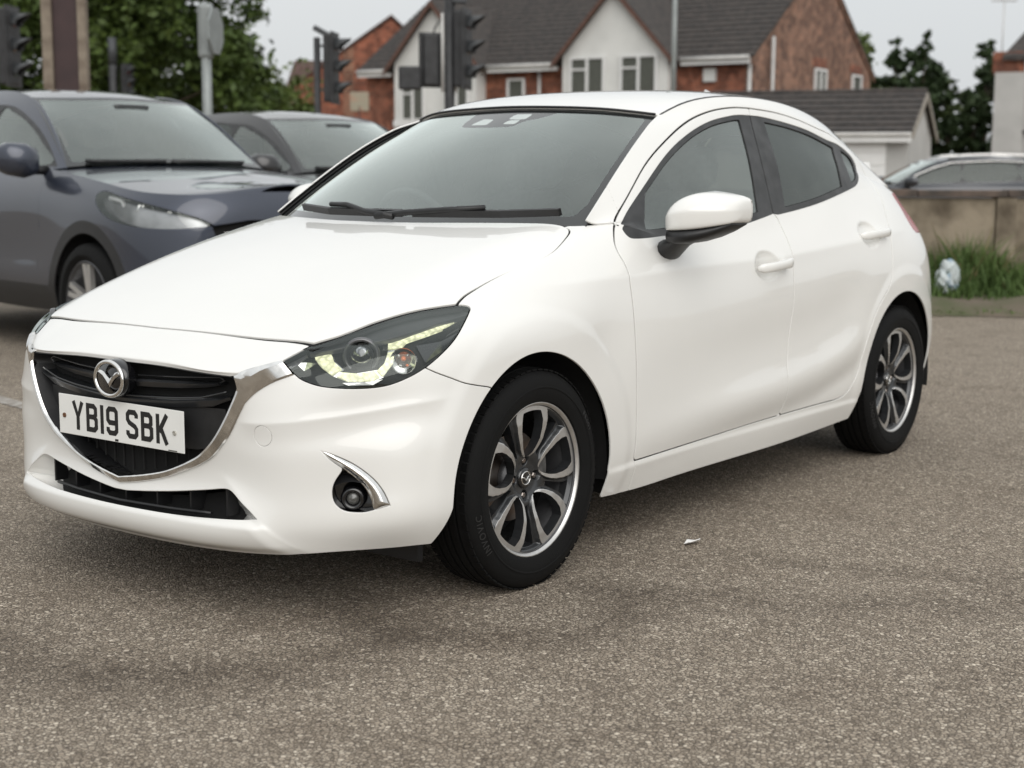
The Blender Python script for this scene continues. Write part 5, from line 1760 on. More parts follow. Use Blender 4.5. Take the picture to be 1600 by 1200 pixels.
# --- the pair of houses with white gables
house = empty('gabled_house')
tag(house, 'long brick house with two white gables and a brown tiled roof', 'house')
H = Frame(house, -5.30, 54.0, (.845, -.534), (.534, .845))
HL, HWD, EZ, RZ = 15.0, 10.7, 4.80, 8.35
wl = H.box('front_wall', 0, HL - .3, 0, .3, 0, EZ, BRICK)
H.box('rear_wall', 0, HL - .3, HWD - .3, HWD, 0, EZ, BRICK)
H.poly('gable_wall', [(HL - .3, 0, 0), (HL - .3, HWD, 0), (HL - .3, HWD, EZ), (HL - .3, HWD / 2, RZ - .1), (HL - .3, 0, EZ)], (.3, 0, 0), BRICKG)
H.poly('gable_wall', [(0, .3, 0), (0, HWD - .3, 0), (0, HWD - .3, EZ), (0, HWD / 2, RZ - .1), (0, .3, EZ)], (.3, 0, 0), BRICK)
rf = H.quad('roof', [(-.15, -.35, EZ - .12), (HL + .1, -.35, EZ - .12), (HL + .1, HWD / 2, RZ), (-.15, HWD / 2, RZ)], TILE, thick=.04)
tiled(H, rf, (-.15, -.35, EZ - .08), (HL + .1, -.35, EZ - .08), (-.15, HWD / 2, RZ + .04), (HL + .1, HWD / 2, RZ + .04), 20, TILE)
H.quad('roof_rear_slope', [(-.15, HWD + .3, EZ - .1), (HL + .1, HWD + .3, EZ - .1), (HL + .1, HWD / 2, RZ), (-.15, HWD / 2, RZ)], TILE, thick=.06)
H.bar('ridge_tile', (-.15, HWD / 2, RZ + .06), (HL + .1, HWD / 2, RZ + .06), .12, TILE)
for ua, ub in ((-.1, 1.40), (5.45, 8.22), (12.68, HL)):
    H.box('fascia_board', ua, ub, -.40, -.34, EZ - .30, EZ - .10, UPVC)
    H.bar('gutter', (ua, -.44, EZ - .12), (ub, -.44, EZ - .12), .065, GUTTER)
H.poly('verge_board', [(HL + .02, -.35, EZ - .30), (HL + .02, HWD / 2, RZ - .20), (HL + .02, HWD / 2, RZ), (HL + .02, -.35, EZ - .10)], (.05, 0, 0), BRICKG)
H.poly('verge_board', [(HL + .02, HWD + .3, EZ - .28), (HL + .02, HWD / 2, RZ - .20), (HL + .02, HWD / 2, RZ), (HL + .02, HWD + .3, EZ - .08)], (.05, 0, 0), BRICKG)
def white_gable(u0, u1, zap, wins):
    uc = (u0 + u1) / 2
    gz = 4.92
    g = H.poly('white_gable', [(u0, -.62, 0), (u1, -.62, 0), (u1, -.62, gz), (uc, -.62, zap), (u0, -.62, gz)], (0, .9, 0), RENDER)
    back = 5.0 * (zap - EZ) / (RZ - EZ)
    for us, du in ((u0, -.30), (u1, .30)):
        k = 1 if du > 0 else -1
        zl = gz - .30 * (zap - gz) / (uc - u0)
        so = H.poly('gable_roof_slope', [(us + du, -.85, zl + .03), (uc, -.85, zap + .08), (uc, back + .3, zap + .08), (us + du, .3, zl + .03)], (0, 0, .07), TILE, g)
        H.poly('bargeboard', [(us + du, -.90, zl - .10), (uc, -.90, zap - .08), (uc, -.90, zap + .10), (us + du, -.90, zl + .08)], (0, .05, 0), FASCIA, g)
    for a, b, zz0, zz1, n in wins:
        H.window(a, b, zz0, zz1, -.62, bars=n, pane=BLIND if n == 1 else PANE)
    H.box('sill_band', u0 - .01, u1 + .01, -.70, -.62, 2.75, 2.95, UPVC)
white_gable(8.55, 12.35, 6.95, [(8.85, 10.15, 3.45, 4.86, 1), (10.70, 12.02, 3.45, 4.86, 1)])
white_gable(1.72, 5.15, 6.85, [(2.05, 3.05, 3.0, 4.2, 1), (3.9, 4.9, 3.0, 4.2, 1)])
H.window(6.05, 6.75, 3.4, 4.3, 0, bars=0, pane=BLIND)
H.bar('downpipe', (7.35, -.1, 0), (7.35, -.1, EZ - .15), .05, GUTTER)
H.bar('downpipe', (HL - .1, -.12, 0), (HL - .1, -.12, EZ - .15), .06, GUTTER)
H.bar('vent_pipe', (HL + .15, 1.1, 0), (HL + .15, 1.1, 5.4), .055, GUTTER)
ab = H.box('alarm_box', 13.35, 13.75, -.14, 0, 4.0, 4.4, RENDER)
H.window(5.0, 6.05, 3.75, 4.68, HL + .0, bars=1, pane=BLIND, wall='w', blind=False)
H.window(8.65, 9.6, 3.75, 4.68, HL + .0, bars=0, pane=BLIND, wall='w', blind=False)
H.box('brick_lintel', HL, HL + .02, 4.9, 6.15, 4.74, 5.02, BRICK)
H.box('brick_lintel', HL, HL + .02, 8.55, 9.7, 4.74, 5.02, BRICK)

# --- brick house behind to the left
hb2 = empty('rear_brick_house')
tag(hb2, 'brick house end wall with pointed gable behind the traffic light', 'house')
B2 = Frame(hb2, -10.2, 67.0, (.985, .17), (-.17, .985))
B2.poly('gable_wall', [(0, 0, 0), (8.6, 0, 0), (8.6, 0, 4.6), (4.75, 0, 7.95), (0, 0, 4.65)], (0, .4, 0), BRICK)
r2 = B2.poly('roof', [(-.3, -.1, 4.45), (4.75, -.1, 8.05), (4.75, 7, 8.05), (-.3, 7, 4.45)], (0, 0, .12), TILER)
B2.poly('roof', [(8.9, -.1, 4.35), (4.75, -.1, 8.05), (4.75, 7, 8.05), (8.9, 7, 4.35)], (0, 0, .12), TILER)
B2.box('side_wall', 0, .3, .4, 7, 0, 4.6, BRICK)
B2.poly('side_roof', [(-.1, 1.6, 4.5), (.55, 5.2, 6.35), (2.8, 5.2, 6.35), (2.2, 1.6, 4.5)], (0, 0, .1), TILER)
B2.box('white_porch', 3.2, 7.2, -1.2, -.2, 2.85, 3.2, UPVC)
sg = empty('round_plaque', gp(-5.1, 49.5))
tag(sg, 'pale rounded plaque sign standing before the brick gable wall', 'sign')
b = MB().box((0, 0, 0), (.62, .04, .62), bev=.018)
o = b.build('sign_plate', mat('cream_sign', (.30, .27, .20), .6, build=vary(4, .3, col2=(.36, .24, .17), thresh=(.4, .5))), sg)
o.location = (0, 0, 3.46); o.rotation_euler = (0, 0, GANG)
MB().tube([(0, 0, 0), (0, 0, 3.3)], .03, 8).build('sign_post', TILER, sg, smooth=True)

# --- garage
gar = empty('tiled_garage')
tag(gar, 'low white garage with dark tiled roof beside the brick house', 'garage')
G = Frame(gar, 3.2, 40.9, (.925, -.38), (.38, .925))
GL, GW, GE, GRZ = 7.45, 4.8, 2.28, 3.30
G.box('front_wall', 0, GL, 0, .2, 0, GE, GREYREN)
G.poly('gable_wall', [(GL - .2, .2, 0), (GL - .2, GW, 0), (GL - .2, GW, GE), (GL - .2, GW / 2, GRZ), (GL - .2, .2, GE)], (.2, 0, 0), GREYREN)
G.box('rear_wall', 0, GL - .2, GW - .2, GW, 0, GE, RENDER)
gr_ = G.quad('roof', [(-.2, -.25, GE - .06), (GL + .12, -.25, GE - .06), (GL + .12, GW / 2, GRZ + .04), (-.2, GW / 2, GRZ + .04)], TILE, thick=.03)
tiled(G, gr_, (-.2, -.25, GE - .03), (GL + .12, -.25, GE - .03), (-.2, GW / 2, GRZ + .07), (GL + .12, GW / 2, GRZ + .07), 7, TILE, .055)
G.quad('roof_rear_slope', [(-.2, GW + .25, GE - .05), (GL + .12, GW + .25, GE - .05), (GL + .12, GW / 2, GRZ + .04), (-.2, GW / 2, GRZ + .04)], TILE, thick=.05)
G.bar('ridge_tile', (-.2, GW / 2, GRZ + .09), (GL + .12, GW / 2, GRZ + .09), .085, TILE)
G.box('fascia_board', -.2, GL + .1, -.29, -.24, GE - .30, GE - .09, UPVC)
G.bar('gutter', (-.2, -.33, GE - .10), (GL + .1, -.33, GE - .10), .05, GUTTER)
for w0, w1 in ((-.25, GW / 2), (GW + .25, GW / 2)):
    G.poly('bargeboard', [(GL + .12, w0, GE - .22), (GL + .12, w1, GRZ - .12), (GL + .12, w1, GRZ + .06), (GL + .12, w0, GE - .04)], (.04, 0, 0), mat('weathered_board', (.30, .27, .23), .8, build=vary(5, .3)))
gd = G.box('garage_door', GL - 3.0, GL - .55, -.03, 0, .0, 2.0, UPVC)
for k in range(6):
    G.box('door_rib', GL - 3.0, GL - .55, -.05, -.031, .12 + k * .32, .36 + k * .32, UPVC, gd)

# --- white house at the right edge
wh = empty('white_house')
tag(wh, 'white rendered house with red brick parapet at the right edge', 'house')
Wf = Frame(wh, 16.05, 50.0, (.94, -.34), (.34, .94))
Wf.box('corner_bay', 0, .95, 0, 6, 0, 4.55, GREYREN)
Wf.box('front_wall', .95, 7, .35, 6, 0, 4.9, GREYREN)
Wf.box('brick_parapet', -.1, .9, .3, 2, 4.56, 5.25, BRICK)
Wf.poly('roof', [(.2, .1, 4.95), (7, .1, 4.95), (7, 3.2, 6.7), (1.4, 3.2, 6.7)], (0, 0, .14), TILE)
Wf.poly('chimney', [(1.1, 2.6, 4.9), (2.1, 2.6, 4.9), (2.1, 2.6, 6.4), (1.1, 2.6, 6.4)], (0, .8, 0), BRICK)
Wf.window(1.45, 2.1, 2.2, 4.0, .35, bars=0)
Wf.bar('downpipe', (1.28, .25, 0), (1.28, .25, 4.9), .06, PIPE)
Wf.bar('pipe_branch', (.9, .2, 2.6), (1.28, .2, 2.62), .05, PIPE)
Wf.bar('gutter', (.95, .22, 4.9), (7, .22, 4.9), .07, PIPE)
ta = empty('television_aerial', gp(17.05, 52.5, 5.2))
tag(ta, 'thin television aerial mast standing over the white house roof', 'aerial')
MB().tube([(0, 0, -.4), (0, 0, 2.0)], .022, 8).build('mast', GUTTER, ta, smooth=True)
ar = MB()
ar.box((0, 0, 1.95), (.9, .03, .03), rot=GANG)
for k in range(8):
    q = (k - 3.5) * .11
    ar.box((math.cos(GANG) * q, math.sin(GANG) * q, 1.98), (.02, .35, .02), rot=GANG)
ar.build('aerial_array', GUTTER, ta)

# ---------------------------------------------------------------- traffic lights, posts, signs
TLB = mat('signal_black', (.016, .016, .017), .55, build=vary(10, .4, col2=(.03, .03, .032)))
TLG = mat('signal_grey', (.05, .054, .058), .5, build=vary(6, .3))
def lens_mat(n, c): return mat(n, c, .25, coat=.3, build=vary(20, .2))
def signal(parent, x, y, z0, h, ang, back=False):
    """three-lamp head with hoods; ang = plan direction it faces"""
    c, s_ = math.cos(ang), math.sin(ang)
    rot = Matrix.Rotation(ang, 3, 'Z')
    T = lambda p: tuple(rot @ Vector(p) + Vector((x, y, z0)))
    k = h / 1.0
    b = MB().box((0, 0, h / 2), (.17 * k, .30 * k, h), bev=.03)
    b.v = [T(p) for p in b.v]
    hd = b.build('signal_head', TLB, parent)
    b = MB().box((.06 * k, 0, h / 2), (.02, .46 * k, h * 1.06), bev=.008)
    b.v = [T(p) for p in b.v]
    b.build('backing_board', TLB, hd)
    for i, cname in enumerate(('green', 'amber', 'red')):
        zc = h * (.18 + .32 * i)
        r = .115 * k
        b = MB()
        n = 16
        V = []
        for j in range(n + 1):
            a = R_(-25) + R_(230) * j / n
            for xx, rr in ((.07 * k, r), ((.07 + .25 * (.35 + .65 * max(0, math.sin(a)))) * k, r * 1.02)):
                V.append(T((xx, rr * math.cos(a), zc + rr * math.sin(a))))
        b.add(V, [(2 * j, 2 * j + 1, 2 * j + 3, 2 * j + 2) for j in range(n)])
        b.build('hood', TLG, hd, smooth=True).modifiers.new('t', 'SOLIDIFY').thickness = .008
        b = MB().lathe([(.105 * k, .072 * k), (.07 * k, .085 * k), (0, .09 * k)], axis='X', n=18)
        b.v = [T((p[0], p[1], p[2] + zc)) for p in b.v]
        b.build(cname + '_lens', lens_mat('signal_' + cname, {'green': (.01, .05, .035), 'amber': (.12, .05, .01), 'red': (.10, .01, .01)}[cname]), hd, smooth=True)
    return hd
def pole(parent, h, r, m, x=0, y=0):
    return MB().tube([(x, y, 0), (x, y, h)], r, 14).build('post', m, parent, smooth=True)
RIGHT = GANG
AWAY = GANG + math.pi / 2
# cluster in the middle
t1 = empty('traffic_light', gp(-.853, 20.0))
tag(t1, 'black traffic light post with several signal heads before the white gable', 'traffic light')
pole(t1, 3.42, .072, TLB)
d_ = Vector((math.cos(RIGHT), math.sin(RIGHT), 0))
signal(t1, d_.x * .17, d_.y * .17, 2.28, 1.0, RIGHT - .25)
signal(t1, -d_.x * .25, -d_.y * .25, 2.30, .68, AWAY + .3)
bx = MB().box((-d_.x * .53, -d_.y * .53, 2.40), (.30, .16, .31), rot=GANG, bev=.03).build('pedestrian_signal_box', TLB, t1)
MB().box((d_.x * .12, d_.y * .12, 3.44), (.20, .12, .14), rot=GANG + .3, bev=.02).build('detector_camera', TLG, t1)
MB().tube([(-.02, 0, 3.1), (-d_.x * .1, -d_.y * .1, 3.2), (-d_.x * .2, -d_.y * .2, 3.05), (-d_.x * .22, -d_.y * .22, 2.95)], .012, 6).build('cable', TLB, t1, smooth=True)
for z in (2.4, 2.75, 3.15):
    MB().box((d_.x * .08, d_.y * .08, z), (.14, .04, .04), rot=GANG).build('bracket', UPVC if z > 3 else TLG, t1)
for q in (-.095, .075):
    MB().tube([(d_.x * q, d_.y * q, 2.22), (d_.x * q, d_.y * q, 3.25)], .022, 8).build('conduit', GUTTER, t1, smooth=True)
# left of it
t2 = empty('traffic_light', gp(-2.88, 22.0))
tag(t2, 'slim black traffic light with one three-lamp head before the brick gable', 'traffic light')
pole(t2, 3.10, .050, TLB)
signal(t2, d_.x * .20, d_.y * .20, 2.17, .98, RIGHT - .15)
for z in (2.35, 2.98):
    MB().box((d_.x * .10, d_.y * .10, z), (.2, .035, .035), rot=GANG).build('bracket', TLG, t2)
MB().box((d_.x * .06, d_.y * .06, 3.19), (.24, .10, .08), rot=Matrix.Rotation(GANG, 3, 'Z') @ Matrix.Rotation(R_(28), 3, 'Y'), bev=.015).build('detector_camera', TLG, t2)
# far left
t3 = empty('traffic_light', gp(-6.72, 20.0))
tag(t3, 'traffic light at the far left edge before the dark tree', 'traffic light')
pole(t3, 3.3, .055, TLB, -d_.x * .20, -d_.y * .20)
signal(t3, 0, 0, 2.28, 1.0, RIGHT - .1)
for z in (2.4, 3.1):
    MB().box((-d_.x * .10, -d_.y * .10, z), (.2, .04, .04), rot=GANG).build('bracket', TLG, t3)
# small one beyond the SUV
t4 = empty('traffic_light', gp(-9.35, 35.0))
tag(t4, 'small distant traffic light seen between the wooden board and grey signpost', 'traffic light')
pole(t4, 4.2, .10, TLB)
signal(t4, d_.x * .30, d_.y * .30, 2.75, .85, RIGHT - .4)
MB().tube([(0, 0, 3.6), (0, 0, 4.22)], .105, 10).build('post_cap', TLG, t4, smooth=True)
# wooden board
WOOD = mat('grey_weathered_wood', (.24, .20, .155), .85, build=vary(6, .45, col2=(.13, .10, .075), bump=.3, bscale=40))
MAROON = mat('dark_maroon_board', (.045, .022, .022), .6, build=vary(4, .35))
wb = empty('wooden_board_totem', gp(-4.77, 16.0))
tag(wb, 'tall weathered wooden frame holding a dark maroon panel behind the grey SUV', 'sign')
def bb(name, la0, la1, z0, z1, d0, d1, m):
    o = MB().box((0, 0, 0), (la1 - la0, d1 - d0, z1 - z0), bev=.006).build(name, m, wb)
    c = d_ * ((la0 + la1) / 2)
    o.location = (c.x, c.y, (z0 + z1) / 2); o.rotation_euler = (0, 0, GANG)
bb('upright', -.235, -.125, 0, 3.6, -.06, .06, WOOD)
bb('upright', .145, .235, 0, 3.6, -.06, .06, WOOD)
bb('cross_beam', -.125, .145, 3.0, 3.12, -.05, .05, WOOD)
bb('panel', -.124, .144, .6, 2.999, -.015, .02, MAROON)
# grey signpost
sp_ = empty('grey_signpost', gp(-3.48, 17.0))
tag(sp_, 'grey metal post carrying a grey sign seen nearly edge-on', 'sign')
SGREY = mat('galvanised_grey', (.27, .29, .285), .5, metal=.3, build=vary(5, .2))
pole(sp_, 3.02, .055, SGREY)
MB().box((0, 0, 2.72), (.17, .14, .62), rot=GANG, bev=.05).build('post_collar', SGREY, sp_)
b = MB().prism([(-.27 * math.cos(a) , .27 * math.sin(a)) for a in np.linspace(0, 2 * math.pi, 9)[:-1] + math.pi / 8], 'y', -.012, .012)
o = b.build('sign_plate', SGREY, sp_)
o.location = (d_.x * .11, d_.y * .11, 2.72); o.rotation_euler = (0, 0, GANG + R_(83))
# lamp column
lc = empty('lamp_column', gp(3.25, 30.5))
tag(lc, 'slender grey lamp column in front of the right white gable', 'lamp post')
MB().tube([(0, 0, 0), (0, 0, 1.2)], .085, 12).build('column_base', SGREY, lc, smooth=True)
MB().tube([(0, 0, 1.2), (0, 0, 6.2)], [.058, .045], 12).build('column', SGREY, lc, smooth=True)
MB().box((.3, 0, 6.2), (.8, .16, .10), bev=.03).build('lantern', SGREY, lc)

# ---------------------------------------------------------------- trees
def leaf_mat(name, c1, c2):
    return mat(name, c1, .6, spec=.3, build=vary(.9, .5, col2=c2, thresh=(.35, .65)))
LEAF1 = leaf_mat('dark_leaf', (.075, .110, .024), (.036, .060, .012))
LEAF2 = leaf_mat('mid_leaf', (.11, .145, .035), (.055, .085, .018))
CONIF = leaf_mat('conifer_green', (.050, .078, .030), (.024, .042, .015))
CONIF2 = leaf_mat('light_conifer_green', (.070, .092, .030), (.036, .056, .017))
BARK = mat('bark', (.09, .07, .05), .9, build=vary(8, .4, bump=.5, bscale=20))
def tree(name, label, lat, dep, blobs, leaf, n, size, trunk_h, seed, group=None, tr=.25):
    """blobs: (dlat, ddep, z, rx, rz) clump centres filled with leaf-sized faces"""
    root = empty(name, gp(lat, dep))
    tag(root, label, 'tree', group)
    r = random.Random(seed)
    tot = sum(b[3] ** 1.6 * b[4] for b in blobs)
    V, F = [], []
    tw = MB()
    tw.tube([(0, 0, 0), (.05, 0, trunk_h * .5), (0, .05, trunk_h), (0, 0, trunk_h * 1.5)], [tr, tr * .8, tr * .55, tr * .25], 9)
    for (dl, dd, z, rx, rz) in blobs:
        c = gp(dl, dd, z) - gp(0, 0, 0)
        p0 = Vector((0, 0, min(trunk_h, z)))
        m = p0.lerp(c, .5) + Vector((0, 0, -.1 * (c - p0).length))
        tw.tube([p0, m, c], [tr * .35, tr * .2, tr * .06], 6)
        k = int(n * (rx ** 1.6 * rz) / tot)
        # sub-clumps give an uneven outline with gaps
        subs = []
        for _ in range(max(9, int(rx * rz * 11))):
            d = Vector((r.gauss(0, 1), r.gauss(0, 1), r.gauss(0, 1))).normalized() * (r.random() ** .4)
            subs.append((Vector((d.x * rx, d.y * rx, d.z * rz)), r.uniform(.18, .42) * min(rx, rz)))
        for _ in range(k):
            sc_, sr = r.choice(subs)
            d = Vector((r.gauss(0, .5), r.gauss(0, .5), r.gauss(0, .42))) * sr
            p = c + sc_ + d
            s1 = size * r.uniform(.6, 1.5)
            a = Vector((r.gauss(0, 1), r.gauss(0, 1), r.gauss(0, .6))).normalized()
            b_ = a.cross(Vector((r.gauss(0, 1), r.gauss(0, 1), r.gauss(0, 1)))).normalized()
            i = len(V)
            V += [tuple(p - a * s1 * .5), tuple(p + b_ * s1 * .3), tuple(p + a * s1 * .5), tuple(p - b_ * s1 * .3)]
            F.append((i, i + 1, i + 2, i + 3))
    mesh_obj('crown', V, F, leaf, root)
    tw.build('trunk', BARK, root, smooth=True)
    return root
tree('broadleaf_tree', 'tall dark broadleaf tree filling the upper left behind the wooden board', -10.6, 38.0,
     [(0, 0, 6.0, 2.6, 2.6), (-2.2, .5, 5.2, 2.4, 2.6), (2.4, -.5, 5.6, 1.9, 2.2), (1.0, .5, 3.4, 2.3, 1.6), (-1.8, 0, 2.6, 2.4, 1.5), (3.2, 0, 3.4, 1.35, 1.5), (4.1, 0, 2.5, 1.0, .9), (3.0, .5, 7.2, 1.2, 1.2), (-4.5, 0, 5.5, 2.2, 2.8), (-4.0, 0, 3, 2.2, 1.8)], LEAF1, 52000, .21, 2.6, 11)
tree('broadleaf_tree', 'lighter green bushy tree below the large one beside the grey signpost', -8.0, 43.0,
     [(0, 0, 3.2, 1.9, 1.7), (1.6, 0, 2.4, 1.3, 1.2), (-2.0, 0, 3.6, 1.8, 1.6)], LEAF2, 15000, .19, 1.6, 12)
tree('broadleaf_tree', 'thin leafy tree showing behind the brick gable end', 14.6, 64.0,
     [(0, 0, 6.2, 1.0, 1.1), (.8, 0, 4.6, 1.2, 1.1), (2.2, 0, 5.0, .55, .9), (1.9, 0, 3.3, 1.3, .9), (-.6, 0, 3.2, 1.3, 1.3)], LEAF2, 6000, .22, 3.0, 13, tr=.12)
def conifer(lat, dep, h, r0, leaf, label, seed, n=22000):
    bl = []
    r = random.Random(seed)
    for i in range(9):
        t = i / 8
        rr = 1.75 * r0 * (1 - t) ** .8 + .30
        bl.append((r.uniform(-.2, .2), r.uniform(-.2, .2), .6 + t * (h - .9), rr, h / 9 * .75))
    return tree('conifer', label, lat, dep, bl, leaf, n, .24, h * .5, seed, 'evergreens behind the garage', tr=.14)
conifer(15.3, 60, 6.5, 1.15, CONIF, 'dark evergreen, left of the twin peaks behind the garage', 21)
conifer(16.45, 60.5, 6.6, 1.1, CONIF, 'dark evergreen, right of the twin peaks behind the garage', 22)
conifer(17.7, 61, 4.9, 1.45, CONIF2, 'lighter low evergreen between the peaks and the white house', 23)
conifer(18.3, 58, 6.2, .80, CONIF, 'narrow dark evergreen pressed against the white house', 24)
conifer(14.4, 57, 4.3, 1.4, CONIF2, 'lighter bushy evergreen just above the garage roof', 25)
conifer(17.0, 55.5, 4.1, 1.5, CONIF, 'low dark evergreen beside the garage gable', 26)
# ================================================================ the other parked cars
def suv_side(k):
    S = [
     [(.86,0,.985),(.905,0,.90),(.925,0,.70),(.925,0,.5),(.90,0,.36),(.84,0,.26)],
     [(.84,.35,.98),(.885,.35,.89),(.905,.35,.70),(.905,.35,.5),(.885,.35,.36),(.83,.35,.26)],
     [(.72,.64,.970),(.785,.64,.885),(.815,.64,.70),(.82,.64,.5),(.80,.64,.37),(.75,.63,.27)],
     [(.46,.79,.985),(.52,.83,.905),(.57,.85,.73),(.59,.85,.53),(.58,.85,.39),(.54,.83,.29)],
     [(.15,.825,1.025),(.18,.885,.94),(.20,.912,.78),(.21,.918,.56),(.21,.918,.4),(.21,.89,.28)],
     [(-.3,.815,1.075),(-.3,.875,.985),(-.3,.905,.80),(-.3,.915,.56),(-.3,.915,.4),(-.3,.89,.28)],
     [(-.62,.800,1.105),(-.62,.87,1.0),(-.62,.90,.81),(-.62,.908,.56),(-.62,.91,.4),(-.62,.88,.27)],
     [(-1.4,.815,1.125),(-1.4,.875,1.02),(-1.4,.905,.82),(-1.4,.91,.56),(-1.4,.91,.4),(-1.4,.88,.27)],
     [(-2.2,.805,1.15),(-2.2,.875,1.04),(-2.2,.910,.84),(-2.2,.915,.57),(-2.2,.915,.41),(-2.2,.885,.28)],
     [(-2.75,.775,1.175),(-2.75,.865,1.06),(-2.75,.915,.86),(-2.75,.92,.58),(-2.75,.915,.43),(-2.75,.885,.31)],
     [(-3.2,.70,1.185),(-3.22,.79,1.07),(-3.25,.84,.88),(-3.27,.85,.6),(-3.27,.85,.45),(-3.24,.82,.34)],
     [(-3.42,.42,1.19),(-3.46,.45,1.07),(-3.5,.47,.88),(-3.53,.48,.6),(-3.53,.48,.45),(-3.48,.47,.36)],
     [(-3.47,0,1.19),(-3.51,0,1.07),(-3.55,0,.88),(-3.58,0,.6),(-3.58,0,.45),(-3.53,0,.36)],
    ]
    return [[(x * k[0], y * k[1], z * k[2]) for x, y, z in c] for c in S]
def suv_mirror(root, paint, K, m_):
    k1, k2, k3 = K
    mr = MB()
    sec = [(.87,-.62,-.70,1.12,1.17),(.89,-.58,-.74,1.07,1.23),(.96,-.57,-.76,1.05,1.26),(1.06,-.60,-.77,1.07,1.26),(1.11,-.66,-.77,1.10,1.23),(1.12,-.70,-.77,1.13,1.20)]
    V = []
    for y, xf, xb, zl, zt in sec:
        for j in range(16):
            a = 2 * math.pi * j / 16
            ca, sa = math.cos(a), math.sin(a)
            V.append(tuple(np.array([((xf + xb) / 2 + (xf - xb) / 2 * math.copysign(abs(ca) ** .7, ca)) * k1, y * k2, ((zl + zt) / 2 + (zt - zl) / 2 * math.copysign(abs(sa) ** .8, sa)) * k3]) * m_))
    F = [(i * 16 + j, (i + 1) * 16 + j, (i + 1) * 16 + (j + 1) % 16, i * 16 + (j + 1) % 16) for i in range(5) for j in range(16)] + [tuple(range(16)), tuple(range(80, 96))]
    mo = mr.add(V, F).build('door_mirror', paint, root, smooth=True)
    MB().tube([tuple(np.array([-.66 * k1, .80 * k2, 1.10 * k3]) * m_), tuple(np.array([-.66 * k1, .92 * k2, 1.10 * k3]) * m_)], .03, 8).build('mirror_stalk', BLACKP, mo, smooth=True)
def make_suv(name, label, paint, k=(1, 1, 1), cladding=True, chrome_line=False, loc=(0, 0, 0), rz=0.0):
    """five-door SUV or estate; k scales length, width, height"""
    root = empty(name)
    tag(root, label, 'car')
    skip_mirror = 'blue-grey SUV parked at' in label
    K = np.array(k)
    k1, k2, k3 = k
    G, (q, ks) = loft(suv_side(k), 300, 80, mirror='y', end_mirror=True)
    # greenhouse between belt and roof edge
    i0, i1 = int(np.searchsorted(q, ks[6])), int(np.searchsorted(q, ks[10])) + 1
    top = G[i0:i1, 0]
    GT = np.array([[(-.52,.735,1.115),(-.55,.765,1.11)], [(-1.25,.595,1.555),(-1.32,.655,1.49)], [(-2.2,.60,1.60),(-2.2,.66,1.525)], [(-2.75,.585,1.575),(-2.75,.66,1.48)], [(-3.15,.53,1.49),(-3.17,.62,1.38)]]) * K
    A = cubic(ks[6:11], GT, np.clip(q[i0:i1], ks[6], ks[10]))
    A = np.concatenate([A, top[:, None]], 1)
    C = cubic([0, .12, .5], A.transpose(1, 0, 2), np.linspace(0, .5, 36)).transpose(1, 0, 2)
    C[:, -1] = top
    t = weld(join(grid_tm(G, flip=True), grid_tm(C, flip=True)))
    if t.N[:, 1].mean() < 0: t = TM(t.V, t.F[:, ::-1])
    # wheel arches
    WBs, R = 2.67 * k1, .385 * k3
    rr = lambda V: np.minimum(np.hypot(V[:, 0], np.maximum(V[:, 2] - .36 * k3, 0)), np.hypot(V[:, 0] + WBs, np.maximum(V[:, 2] - .36 * k3, 0)))
    t = t.cut(np.where(t.V[:, 1] > .5, rr(t.V) - R, 1.))[1]
    # lamps
    HL = np.array([(.10,.955),(.16,.985),(.30,.965),(.62,.905),(.80,.850),(.86,.80),(.72,.785),(.50,.795),(.30,.83),(.17,.885)]) * [k1, k3]
    lamp, t = punch(t, lambda t: np.where(t.V[:, 1] > .30, poly_sd(XZ(t), smooth_poly(HL, 4, corner=(5,))), 1.), .004)
    gp_ = np.array([(0,.83),(.34,.83),(.56,.80),(.50,.62),(.36,.50),(0,.50)]) * [k2, k3]
    gpoly = np.concatenate([gp_, (gp_ * [-1, 1])[::-1]])
    gril, t = punch(t, lambda t: np.where(t.V[:, 0] > .5, poly_sd(YZ(t), gpoly), 1.), .004)
    # windows
    W1 = np.array([(-.66,1.135),(-1.48,1.165),(-1.52,1.475),(-1.36,1.465),(-1.1,1.385),(-.85,1.265)]) * [k1, k3]
    W2 = np.array([(-1.60,1.17),(-2.38,1.20),(-2.40,1.50),(-2.1,1.515),(-1.62,1.49)]) * [k1, k3]
    W3 = np.array([(-2.48,1.205),(-2.90,1.235),(-3.0,1.33),(-2.85,1.44),(-2.50,1.49)]) * [k1, k3]
    WA = np.array([(-.58,1.12),(-1.54,1.145),(-2.4,1.175),(-2.95,1.205),(-3.08,1.33),(-2.9,1.47),(-2.45,1.525),(-2.1,1.54),(-1.6,1.515),(-1.36,1.495),(-1.08,1.405),(-.83,1.285)]) * [k1, k3]
    surround, t = punch(t, lambda t: np.where(t.V[:, 1] > .4, poly_sd(XZ(t), smooth_poly(WA, 4, corner=(0,))), 1.), .002)
    glass = []
    for w in (W1, W2, W3):
        g_, surround = punch(surround, lambda t: poly_sd(XZ(t), smooth_poly(w, 4)), 0.)
        glass.append(g_)
    # cladding along the arches and sill
    clad = None
    if cladding:
        fcl = lambda t: np.where(t.V[:, 1] > .45, np.minimum(rr(t.V) - R - .075, t.V[:, 2] - .42 * k3), t.V[:, 2] - .42 * k3)
        clad, t = punch(t, fcl, .001)
    # door cuts
    def dline(t):
        x, z = t.V[:, 0] / k1, t.V[:, 2] / k3
        f = np.full(len(x), 1.)
        for xs in ((-.60, -.60, -.64), (-1.57, -1.57, -1.56), (-2.42, -2.30, -2.20)):
            xl = np.interp(z, [.3, .8, 1.2], xs[::-1])
            f = np.minimum(f, np.abs(x - xl) - .0035)
        return np.where((z < 1.13) & (z > .42), f, 1.)
